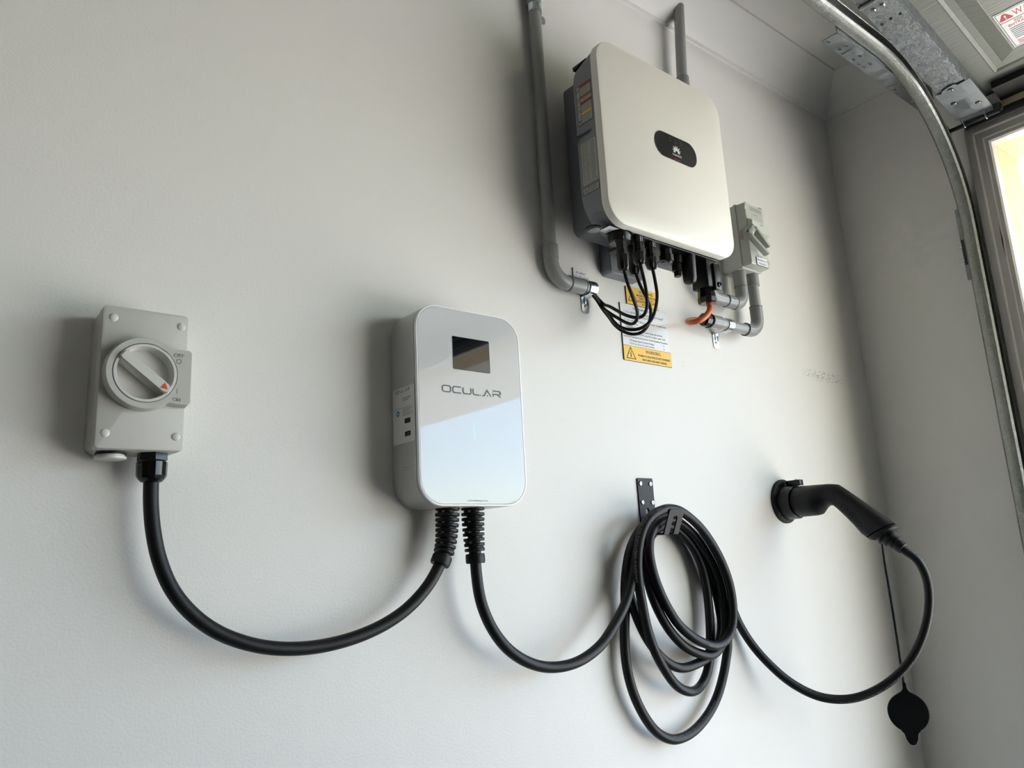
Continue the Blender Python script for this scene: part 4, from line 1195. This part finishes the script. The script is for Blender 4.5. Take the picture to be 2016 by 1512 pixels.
# half saddles: band round the pipe, one foot on the wall with its screw
def saddle(c, axis, foot_dir, r, label, foot_len=.032):
    axis, fd = Vector(axis), Vector(foot_dir)
    outv = Vector((0, -1, 0))
    t = thing('pipe_saddle', c, label, 'pipe clip', 'zinc pipe saddles')
    g = G(); W = .0095; th = .0013
    prof = []
    for k in range(19):
        a = math.radians(-95 + 190*k/18)        # from one side of the pipe round the front to the other
        prof.append((fd*math.sin(a) + outv*math.cos(a)))
    rings = []
    for d in prof:
        rings.append([Vector(c) + d*r - axis*W, Vector(c) + d*(r + th) - axis*W, Vector(c) + d*(r + th) + axis*W, Vector(c) + d*r + axis*W])
    g.loft(rings); band = g.build('band', 'zinc', t, smooth=30)
    f0 = Vector((c[0], -.0012, c[2])) + fd*(r - .001)
    fr = Frame(f0, fd.cross(outv) if fd.cross(outv).dot(axis) > 0 else -fd.cross(outv), fd)
    if fr.n.dot(outv) < 0: fr.n = -fr.n
    o2 = [(-W, -.004), (W, -.004), (W, foot_len - .007)] + [(W*math.cos(math.radians(a)), foot_len - .007 + .007*math.sin(math.radians(a))) for a in range(20, 180, 20)] + [(-W, foot_len - .007)]
    holes_plate('foot', o2, [slot(0, foot_len*.30, 0, foot_len*.55, .0020) , ] if False else [circ(0, foot_len*.58, .0038, 12)], .0014, fr, 'zinc', t)
    rim = G().obox(fr.at(0, foot_len*.20, .0014), fr.r*.0022, fr.u*foot_len*.22, fr.n*.0012, .0006).build('rib', 'zinc', t)
    # step from the band down to the foot
    G().obox(Vector((c[0], (c[1] - .0012)/2, c[2])) + fd*(r + .0006), axis*W, fd*.0007, outv*(abs(c[1])/2)).build('web', 'zinc', t, smooth=0)
    s_ = G().lathe(fr.at(0, foot_len*.58, -.0004), fr.n, [(0, .0034), (.0016, .0034), (.0026, .0024), (.0028, .0004)], 14).build('screw', 'copper_screw', t)
    return t
saddle((1.0120, CYc, zb_), (1, 0, 0), (0, 0, -1), .0134, 'zinc pipe saddle at the end of the left conduit by the cable loops', .034)
sdx = P(1432, 640, c3y).x
saddle((sdx, c3y, zg), (1, 0, 0), (0, 0, -1), .0134, 'zinc pipe saddle on the short conduit below the isolator', .034)
saddle((CXv, CYc, 2.215), (0, 0, 1), (1, 0, 0), .0134, 'zinc pipe saddle high on the left conduit near the top of the picture', .030)

# ================================================================== AC ISOLATOR (right)
QX0, QX1, QZ0, QZ1, QY = 1.4725, 1.5510, 1.7660, 1.9240, -.0795
iso = thing('isolator_switch', (1.512, 0, QZ0), 'grey isolator box with a slanted lever right of the inverter', 'switch')
G().rrect(QX0 + .001, QX1 - .001, QZ0 + .001, QZ1 - .001, .006, [(0, .0), (-.052, .0)], 4).build('base', 'isolator_grey', iso)
G().rrect(QX0, QX1, QZ0, QZ1, .005, [(-.050, .0010), (-.0505, 0), (-.0555, .0), (-.0565, .0028), (QY + .001, .0040), (QY, .0052)], 4).build('cover', 'isolator_grey', iso)
fr_q = Frame((0, QY, 0), (1, 0, 0), (0, 0, 1), (0, -1, 0))
z_of = lambda px, py, d=QY: P(1380 + px/8.4, 380 + py/8.4, d)
# raised centre block of the lever with sloping top, lever with two prongs, locking pin
w0, w1 = QX0 + .006, QX1 - .002
zt = z_of(860, 480).z
g = G(); g.add([(w0, QY, zt - .034), (w1, QY, zt - .034), (w1, QY, zt + .004), (w0, QY, zt + .004), (w0, QY - .011, zt - .028), (w1, QY - .011, zt - .028), (w1, QY - .013, zt - .004), (w0, QY - .013, zt - .004)],
               [(0,3,2,1), (4,5,6,7), (0,1,5,4), (1,2,6,5), (2,3,7,6), (3,0,4,7)])
g.build('lever_housing', 'isolator_grey', iso, smooth=0)
ly = QY - .017
p_a0, p_a1 = z_of(868, 575, ly), z_of(1102, 900, ly)
p_b0, p_b1 = z_of(795, 690, ly), z_of(1092, 1018, ly)
lev = thing  # placeholder name kept local
root_l = None
for i, (a, b) in enumerate(((p_a0, p_a1), (p_b0, p_b1))):
    d = (b - a); L_ = d.length; d.normalize(); n_ = Vector((-d.z, 0, d.x))
    g = G()
    g.obox((a + b)/2, d*L_/2, n_*.0032, Vector((0, .0070, 0)), .0008)
    g.build('lever_prong', 'isolator_lever', iso)
mid = (p_a0 + p_b0)/2
G().obox(mid + Vector((-.001, .004, .001)), (p_a0 - p_b0)/2*1.1, Vector((.006, 0, -.006)), Vector((0, .009, 0)), .002).build('lever_hub', 'isolator_lever', iso)
G().lathe(z_of(770, 632, ly - .004), (-.3, -1, 0), [(0, .0024), (.002, .0024)], 12).build('pivot_pin', 'black_plastic', iso)
hp = z_of(845, 620, ly - .008)
G().tube([hp + Vector((0, 0, .008)), hp + Vector((-.001, -.002, .002)), hp + Vector((.001, -.001, -.006)), hp + Vector((.003, 0, -.010))], .0009, 8).build('locking_wire', 'steel', iso)
for px, py in ((735, 245), (1020, 365), (852, 1080), (1140, 1172)):
    c = z_of(px, py); c.x = min(c.x, QX1 - .0075)
    sc_ = G().lathe((c.x, QY + .0005, c.z), (0, -1, 0), [(0, .0052), (.0010, .0050), (.0014, .0040), (.0014, .0004)], 16).build('screw_cap', 'isolator_grey', iso)
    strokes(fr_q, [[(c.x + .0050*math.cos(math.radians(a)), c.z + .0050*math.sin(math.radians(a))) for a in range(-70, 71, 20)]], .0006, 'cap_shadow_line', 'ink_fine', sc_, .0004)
c = z_of(790, 230); c2 = z_of(970, 300)
for i in range(3):
    strokes(fr_q, [[(c.x + .001*i, c.z - .0032*i), (c2.x + .001*i, c.z - .0032*i)]], .0011, 'text_line', 'ink_fine', iso, .0004)
c = z_of(855, 345); text(fr_q, '56 SW240', c.x, c.z - .003, .0030, 'rating_text', 'ink_fine', iso, width=.018)
c = z_of(712, 150); strokes(fr_q, [[(c.x, c.z), (c.x + .007, c.z)]], .0018, 'maker_mark', 'ink_grey', iso, .0004)
c = z_of(952, 250); strokes(fr_q, [[(QX1 - .022, c.z), (QX1 - .006, c.z)]], .0018, 'maker_mark', 'ink_grey', iso, .0004)
c = z_of(985, 530, QY - .013); c.x = min(c.x, QX1 - .0130)
fr_q2 = Frame((0, QY - .0128, 0), (1, 0, 0), (0, 0, 1), (0, -1, 0))
strokes(fr_q2, [[(c.x + .0028*math.cos(math.radians(a)), c.z + .0028*math.sin(math.radians(a))) for a in range(0, 375, 24)]], .0007, 'off_mark', 'ink_grey', iso, .0012)
text(fr_q2, 'OFF', c.x + .0036, c.z - .0022, .0042, 'lettering_off', 'ink_grey', iso, width=.0068, h=.0012)
c = z_of(930, 1030)
for i in range(2): strokes(fr_q, [[(c.x, c.z - .003*i), (c.x + .020, c.z - .003*i)]], .0010, 'text_line', 'ink_fine', iso, .0004)
a, b = z_of(905, 1050), z_of(1098, 1245)
lz1_, lz0_ = z_of(905, 1050).z, z_of(930, 1190).z
tag = rect(fr_q, a.x, b.x, lz0_, lz1_, 'name_label', 'sign_core', iso, .0016, .0016)
rect(fr_q, a.x + .0004, b.x - .0004, lz0_ + .0004, lz1_ - .0004, 'label_face', 'sign_white', tag, .0019)
text(fr_q, 'INVERTER A.C.', (a.x + b.x)/2, lz0_ + (lz1_ - lz0_)*.56, .0042, 'lettering', 'ink_black', tag, width=(b.x - a.x)*.86, align='CENTER', h=.0022)
text(fr_q, 'ISOLATOR', (a.x + b.x)/2, lz0_ + (lz1_ - lz0_)*.16, .0042, 'lettering', 'ink_black', tag, width=(b.x - a.x)*.66, align='CENTER', h=.0022)
fr_qs = Frame((QX0 + .0025, 0, 0), (0, -1, 0), (0, 0, 1), (-1, 0, 0))
sa = z_of(690, 600, -.066)
for i in range(5): strokes(fr_qs, [[(.0600 + .0022*i, 1.832), (.0600 + .0022*i, 1.832 + .026 - .003*(i % 2))]], .0009, 'side_text', 'ink_brown', iso, .0012)

# ================================================================== LABELS ON THE WALL
def wall_label(x0, x1, z0, z1, label, panels):
    t = thing('wall_label', ((x0+x1)/2, 0, z0), label, 'label')
    G().box((x0, 0, z0), (x1, -.0022, z1)).build('backing', 'sign_core', t, smooth=0)
    fr = Frame((0, -.0022, 0), (1, 0, 0), (0, 0, 1), (0, -1, 0))
    for (a, b, c, d, m) in panels:
        rect(fr, a, b, c, d, 'face', m, t, .0002)
    return t, fr
x0, x1, z0, z1 = 1.1090, 1.2540, 1.5175, 1.6370
zs = 1.5485
t, fr = wall_label(x0, x1, z0, z1, 'white shutdown procedure label with yellow warning strip on the wall', [(x0 + .0003, x1 - .0003, zs + .0006, z1 - .0003, 'sign_white'), (x0 + .0003, x1 - .0003, z0 + .0003, zs, 'sign_yellow')])
xm = (x0 + x1)/2
text(fr, 'SHUTDOWN PROCEDURE', xm, z1 - .0100, .0052, 'lettering', 'ink_black', t, width=.070, align='CENTER')
ln = (('1. Turn off the A.C. Main Switch "Inverter Supply"', .009, .122, .0190), ('    located on the switchboard', .014, .066, .0255),
      ('2. Turn off the "PV Array D.C. Isolator" located next', .009, .127, .0360), ('    to the inverter', .014, .036, .0425),
      ('WARNING:', .011, .026, .0505), ('Do not open plug and socket', .050, .072, .0565), ('connectors or PV array DC isolator under load', .024, .106, .0635),
      ('Start-Up Procedure is the reverse of the Shutdown Procedure', .004, .134, .0710))
for body_, dx, w, dz in ln:
    text(fr, body_, x0 + dx, z1 - dz, .0042, 'lettering', 'ink_black', t, width=w)
text(fr, 'PV Array Open Circuit Voltage:', x0 + .021, z1 - .0785, .0042, 'lettering', 'ink_black', t, width=.073); text(fr, 'V', x0 + .122, z1 - .0785, .0042, 'lettering', 'ink_black', t)
text(fr, 'PV Array Short Circuit Current:', x0 + .021, z1 - .0850, .0042, 'lettering', 'ink_black', t, width=.073); text(fr, 'A', x0 + .122, z1 - .0850, .0042, 'lettering', 'ink_black', t)
text(fr, 'WARNING', x0 + .088, z0 + .0205, .0070, 'lettering', 'ink_black', t, width=.047, align='CENTER')
text(fr, 'PV ARRAY DC ISOLATORS DO NOT DE-ENERGISE', x0 + .0905, z0 + .0118, .0043, 'lettering', 'ink_black', t, width=.098, align='CENTER', bold=.02)
text(fr, 'THE PV ARRAY AND ARRAY CABLINGS', x0 + .0905, z0 + .0040, .0043, 'lettering', 'ink_black', t, width=.076, align='CENTER', bold=.02)
tri_sign(fr, x0 + .0205, z0 + .0125, .026, t, 'ink_black', None, True, .0016)
x0, x1, z0, z1 = 1.1310, 1.2270, 1.6378, 1.6760
t, fr = wall_label(x0, x1, z0, z1, 'yellow warning label above the shutdown procedure label', [(x0 + .0003, x1 - .0003, z0 + .0003, z1 - .0003, 'sign_yellow')])
text(fr, 'WARNING', x0 + .060, z1 - .0105, .0066, 'lettering', 'ink_black', t, width=.045, align='CENTER')
for i, (body_, w) in enumerate((('MULTIPLE D.C. SOURCES', .058), ('TURN OFF ALL D.C.', .046), ('ISOLATORS TO ISOLATE', .054), ('EQUIPMENT', .030))):
    text(fr, body_, x0 + .060, z1 - .0168 - .0062*i, .0042, 'lettering', 'ink_black', t, width=w, align='CENTER', bold=.02)
tri_sign(fr, x0 + .0180, z0 + .0155, .026, t, 'ink_black', None, True, .0016)
x0, x1, z0, z1 = .9845, 1.0265, 1.6590, 1.6855
t, fr = wall_label(x0, x1, z0, z1, 'small white PV array D.C. isolator label above the left conduit end', [(x0 + .0002, x1 - .0002, z0 + .0002, z1 - .0002, 'sign_white')])
text(fr, 'PV ARRAY', (x0 + x1)/2, z1 - .0110, .0050, 'lettering', 'ink_black', t, width=.026, align='CENTER')
text(fr, 'D.C. ISOLATOR', (x0 + x1)/2, z1 - .0195, .0050, 'lettering', 'ink_black', t, width=.039, align='CENTER')

# ================================================================== GARAGE DOOR TRACK
TRX, TRZ, TRR = 2.0480, 2.2550, .350
def track_path():
    c = Vector((TRX - TRR, 0, TRZ - TRR))
    pts = [(Vector((TRX, 0, .05)), Vector((1, 0, 0)))]
    for z in (.6, 1.2, 1.6):
        pts.append((Vector((TRX, 0, z)), Vector((1, 0, 0))))
    for k in range(25):
        a = math.radians(90*k/24)
        d = Vector((math.cos(a), 0, math.sin(a)))
        pts.append((c + d*TRR, d))
    for x in (1.4, .9, .2, -.8):
        pts.append((Vector((x, 0, TRZ)), Vector((0, 0, 1))))
    return pts
# C profile, open towards the door: (outward offset, y)
TP = [(.009, -.3505), (.003, -.3520), (-.0005, -.3490), (-.0022, -.3420), (-.0022, -.3340), (-.0005, -.3270), (.005, -.3225), (.034, -.3225), (.039, -.3270), (.040, -.3340), (.040, -.3430), (.037, -.3490), (.032, -.3510)]
def offset_profile(pr, t):
    o = []
    for i, (n_, y) in enumerate(pr):
        a = pr[max(i-1, 0)]; b = pr[min(i+1, len(pr)-1)]
        dx, dy = b[0]-a[0], b[1]-a[1]; L_ = math.hypot(dx, dy) or 1
        o.append((n_ + dy/L_*t, y - dx/L_*t))
    return o
TPi = offset_profile(TP, -.0016)
tk = thing('door_track', (TRX, -.335, 0), 'galvanised garage door track curving from the jamb to the ceiling', 'track')
full = TP + TPi[::-1]
g = G(); g.loft([[p + d*n_ + Vector((0, y, 0)) for n_, y in full] for p, d in track_path()])
g.build('rail', 'galvanised_track', tk, smooth=35)
# joint, strip of tape, splice plate with bolts and flag strip against the wall
def rail_band(z0, z1, name, m, off=.0007):
    o = offset_profile(TP[:7], .0) ; o = [(n_ - off, y) for n_, y in TP[:7]]
    g = G(); g.loft([[Vector((TRX + n_, y, z)) for n_, y in o] for z in (z0, z1)], False, False, closed=False)
    return g.build(name, m, tk, smooth=35)
zj = PX(1922, 491, TRX).z
rail_band(zj - .0008, zj + .0008, 'joint', 'dark_steel')
zt_ = PX(1930, 570, TRX).z
rail_band(zt_ - .004, zt_ + .004, 'tape', 'tape_tan')
za, zb2 = PX(1895, 474, TRX + .02).z, PX(1904, 522, TRX + .02).z
G().box((TRX + .012, -.3225, zb2), (TRX + .014, -.3120, za)).build('splice_plate', 'dark_steel', tk, smooth=0)
G().box((TRX + .020, -.3225, PX(1908, 551, TRX + .02).z), (TRX + .022, -.3080, 1.96)).build('flag_strip', 'galvanised_plate', tk, smooth=0)
for f in (.25, .8):
    z = za + (zb2 - za)*f
    G().lathe((TRX + .013, -.3120, z), (0, 1, 0), [(0, .0042), (.004, .0042), (.0045, .0026), (.011, .0026)], 8).build('bolt', 'steel', tk, smooth=0)

# perforated angle under the horizontal track
pa = thing('perforated_angle', (1.78, -.30, 2.243), 'perforated steel angle fixed along the top of the door track', 'bracket')
ya, yb = -.2840, -.3225
fr_pa = Frame((0, 0, 2.2430), (1, 0, 0), (0, 1, 0), (0, 0, 1))
hl = []
base_x = 1.538
def hx(px, py): q_ = PZ(1540 + px/8.4, py/8.4, 2.243); return q_.x, q_.y
for px, py in ((862, 612), (758, 683), (1045, 745), (935, 805), (1283, 918), (1172, 975), (1258, 1045), (1450, 1045), (1342, 1100), (1858, 1470)):
    x, y = hx(px, py); y = min(max(y, yb + .007), ya - .006); hl.append(slot(x - .0040, y, x + .0040, y, .0026, 5))
for (pa0, pb0), (pa1, pb1) in (((990, 885), (1140, 800)), ((1760, 1420), (1900, 1360))):
    xa, y0_ = hx(pa0, pb0); xb, y1_ = hx(pa1, pb1)
    ym = min(max((y0_ + y1_)/2, yb + .0165), ya - .0165); hl.append(slot((xa + xb)/2, ym - .010, (xa + xb)/2, ym + .010, .0032, 5))
for bx_, by_ in ((1740 + 262/8.4, 120 + 515/8.4), (1740 + 468/8.4, 120 + 675/8.4)):
    q_ = PZ(bx_, by_, 2.243); hl.append(circ(q_.x, min(max(q_.y, yb + .008), ya - .008), .0042, 12))
outer_pa = [(base_x, ya), (2.030, ya), (2.030, yb + .004), (2.026, yb), (base_x + .004, yb), (base_x, yb + .005)]
def inside_ok(rg): return all(base_x + .004 < x < 2.02 and yb + .002 < y < ya - .002 for x, y in rg)
holes_plate('flange', outer_pa, [h_ for h_ in hl if inside_ok(h_)], .0022, fr_pa, 'galvanised_plate', pa)
G().box((base_x, yb, 2.243), (2.026, yb + .0022, 2.290)).build('upright', 'galvanised_plate', pa, smooth=0)

# ================================================================== SECTIONAL GARAGE DOOR (open, overhead)
TA = math.atan(.22)
DU = Vector((-math.cos(TA), 0, math.sin(TA))); DN = Vector((-math.sin(TA), 0, -math.cos(TA))); DV = Vector((0, -1, 0))
DO = Vector((2.04, -.371, 2.235 - .22*.28))
DW = 3.44
def D(u, v, w=0.0): return DO + DU*u + DV*v + DN*w
gd = thing('garage_door', (1.5, -2.7, 2.2), 'open grey sectional garage door overhead with embossed panels', 'garage door')
fr_d = Frame(DO, DV, DU, DN)      # right along the door, up the door, facing down into the room
def dbox(u0, u1, v0, v1, w0, w1): 
    g = G(); g.obox(D((u0+u1)/2, (v0+v1)/2, (w0+w1)/2), DU*(u1-u0)/2, DV*(v1-v0)/2, DN*(w1-w0)/2); return g
SK = -.040
# bottom section: skin with raised panels
sec = dbox(.000, .500, .0, DW, SK - .012, SK - .006).build('section', 'door_skin', gd, smooth=0)
n_pan = 3
pw = (DW - .10*2 - .0)/n_pan
def panel(u0, u1, v0, v1, parent):
    """embossed field seen from the back of the skin: bead, channel, slope, raised centre"""
    steps = [(0, SK), (.0, SK), (.003, SK + .0012), (.006, SK), (.010, SK - .0030), (.026, SK - .0030), (.030, SK - .0010), (.062, SK + .0100), (.0635, SK + .0096)]
    rings = [[D(u0 + i, v0 + i, w), D(u0 + i, v1 - i, w), D(u1 - i, v1 - i, w), D(u1 - i, v0 + i, w)] for i, w in steps[1:]]
    g = G(); g.loft(rings, False, True)
    return g.build('embossed_panel', 'door_skin', parent, smooth=0)
vs = [.106 + k*pw for k in range(n_pan)]
u_a, u_b = .064, .440
# flat skin round the panels
def skin_ring(parent, u_lo, u_hi, pan):
    holes = [[(v0, u_lo + .064), (v1, u_lo + .064), (v1, u_hi - .060), (v0, u_hi - .060)] for v0, v1 in pan]
    return holes_plate('skin', [(0, u_lo), (DW, u_lo), (DW, u_hi), (0, u_hi)], holes, .001, fr_d, 'door_skin', parent, h=SK - .0006)
pan = [(v, v + pw - .085) for v in vs]
skin_ring(sec, 0.0, .500, pan)
for v0, v1 in pan: panel(u_a, u_b, v0, v1, sec)
# end stile with folded edge
sti = dbox(.012, .496, -.001, .0665, SK, -.0012).build('stile', 'galvanised', gd, smooth=0)
dbox(.012, .496, .0655, .0672, -.0016, .0006).build('folded_edge', 'zinc', sti, smooth=0)
for u, v in ((.423, .052), (.424, .032), (.422, .011), (.479, .030)):
    G().lathe(D(u, v, -.0012), DN, [(0, .0034), (.0008, .0034), (.0009, .0020), (-.003, .0018)], 12).build('rivet_hole', 'ink_black', sti)
hg = dbox(.462, .545, .008, .052, -.001, .003).build('hinge', 'galvanised', gd, smooth=0)
for u, v in ((.475, .020), (.475, .040), (.520, .030)):
    G().lathe(D(u, v, .003), DN, [(0, .0050), (.003, .0048), (.0045, .003)], 6).build('bolt', 'steel', hg, smooth=0)
G().tube([D(.500, .0, .004), D(.500, .060, .004)], .006, 12).build('knuckle', 'galvanised', hg)
# next section, lying flat along the horizontal track
DU2 = Vector((-1, 0, 0.02)).normalized(); DN2 = Vector((-.02, 0, -1)).normalized()
E0 = D(.500, 0, 0)
def dbox2(u0, u1, v0, v1, w0, w1):
    g = G(); g.obox(E0 + DU2*(u0+u1)/2 + DV*(v0+v1)/2 + DN2*(w0+w1)/2, DU2*(u1-u0)/2, DV*(v1-v0)/2, DN2*(w1-w0)/2); return g
for k in range(3):
    a0 = .004 + k*.505
    s_ = dbox2(a0, a0 + .498, 0, DW, SK - .012, SK).build('section', 'door_skin', gd, smooth=0)
    dbox2(a0 + .004, a0 + .494, -.001, .0665, SK, -.0012).build('stile', 'galvanised', s_, smooth=0)
    for v in vs:
        dbox2(a0 + .10, a0 + .40, v + .04, v + pw - .125, SK - .001, SK + .009).build('raised_panel', 'door_skin', s_, smooth=0)
# bottom corner bracket, its screws and the roller shaft
o3 = [(-.006, .012), (.076, .004), (.0765, .1375), (.048, .134), (.044, .141), (.030, .141), (.014, .136), (.008, .128), (-.006, .132)]
bk = holes_plate('corner_bracket', o3, [], .002, fr_d, 'galvanised_plate', gd, h=.0016)
for u, v in ((.128, .030), (.076, .015), (.042, .057)):
    G().lathe(D(u, v, .0024), DN, [(0, .0068), (.0006, .0066)], 18).build('dimple', 'dark_steel', bk)
    G().lathe(D(u, v, .0026), DN, [(0, .0050), (.0030, .0050), (.0038, .0042), (.0038, .0024), (.0020, .0016)], 12).build('screw', 'steel', bk)
g = G(); g.add([D(.012, .0, .003), D(.004, .074, .003), D(-.006, .074, .010), D(-.006, .0, .010), D(-.016, .074, .004), D(-.016, 0, .004)], [(0,1,2,3), (3,2,4,5)])
g.build('bent_flange', 'galvanised_plate', bk, smooth=0)
sh = G().tube([D(-.004, -.034, .014), D(-.004, .086, .014)], .0052, 14).build('roller_shaft', 'dark_steel', gd)
G().lathe(D(-.004, -.046, .014), DV, [(0, .0190), (.003, .0215), (.010, .0215), (.012, .0180)], 28).build('roller_wheel', 'black_plastic', sh)
for v in (.006, .056):
    G().tube(smooth_path([D(.010, v, .004), D(-.003, v, .022), D(-.014, v, .014), D(-.014, v, .004)], .004), .0014, 8).build('spring_clip', 'steel', gd)
G().tube([D(-.004, .086, .014), D(-.006, .090, .010), D(-.002, .092, .004)], .0040, 10).build('shaft_end', 'dark_steel', sh)
base_ch = dbox(-.022, -.004, .010, .088, -.012, .008).build('shaft_plate', 'galvanised', gd, smooth=0)
for u, v, r_ in ((-.014, .022, .0032), (-.013, .040, .0036), (-.015, .050, .0018)):
    G().lathe(D(u, v, .0082), DN, [(0, r_), (.0004, r_*.9)], 12).build('rivet_hole', 'ink_black', base_ch)
# black strip painting the shade above the edge, then the weather seal
dbox(-.014, .042, .0885, DW - .02, SK - .004, -.020).build('shade_strip', 'seal_shade_black', gd, smooth=0)
dbox(-.024, -.0145, .089, DW - .03, -.024, .001).build('seal_retainer', 'seal_cream', gd, smooth=0)
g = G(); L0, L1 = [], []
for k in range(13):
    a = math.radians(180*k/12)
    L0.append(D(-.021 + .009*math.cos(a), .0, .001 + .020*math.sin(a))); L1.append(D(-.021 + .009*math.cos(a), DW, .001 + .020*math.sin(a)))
g.loft([L0, L1]); g.build('rubber_seal', 'seal_shade_black', gd, smooth=40)
# entrapment warning sticker on the raised field
su0, su1, sv0, sv1 = .131, .254, .1735, .3000
fr_s = Frame(D(0, 0, SK + .0102), DV, DU, DN)
stk = rect(fr_s, sv0, sv1, su0, su1, 'warning_sticker', 'sticker_white', gd, .0006, .0004)
zr = su1 - .034
strokes(fr_s, [[(sv0 + .003, su0 + .003), (sv1 - .003, su0 + .003), (sv1 - .003, su1 - .003), (sv0 + .003, su1 - .003), (sv0 + .003, su0 + .003)], [(sv0 + .003, zr), (sv1 - .003, zr)]], .0011, 'border', 'ink_black', stk, .0009)
poly(fr_s, [(sv0 + .007, su1 - .0285), (sv0 + .030, su1 - .0285), (sv0 + .032, su1 - .026), (sv0 + .0215, su1 - .009), (sv0 + .0180, su1 - .0075), (sv0 + .0145, su1 - .009), (sv0 + .005, su1 - .026)], 'alert_triangle', 'ink_red', stk, .0009)
strokes(fr_s, [[(sv0 + .0183, su1 - .013), (sv0 + .0183, su1 - .0205)], [(sv0 + .0183, su1 - .0235), (sv0 + .0183, su1 - .0255)]], .0030, 'exclamation_mark', 'sticker_white', stk, .0012)
text(fr_s, 'WARNING', sv0 + .034, su1 - .0275, .0195, 'lettering', 'ink_red', stk, width=.085, h=.0009)
text(fr_s, 'RISK OF', sv0 + .0285, zr - .0105, .0072, 'lettering', 'ink_red', stk, width=.030, h=.0009)
text(fr_s, 'ENTRAPMENT', sv0 + .0140, zr - .0195, .0072, 'lettering', 'ink_red', stk, width=.062, h=.0009)
for i in range(7):
    strokes(fr_s, [[(sv0 + .012, zr - .026 - .0058*i), (sv1 - .012 - .01*(i % 3), zr - .026 - .0058*i)]], .0022, 'text_line', 'ink_fine', stk, .0009)
for i in range(3):
    strokes(fr_s, [[(sv0 + .012, su0 + .0185 - .005*i), (sv1 - .020, su0 + .0185 - .005*i)]], .0018, 'text_line', 'ink_red', stk, .0009)

print('tail x:', [round(p.x, 3) for p in tail])
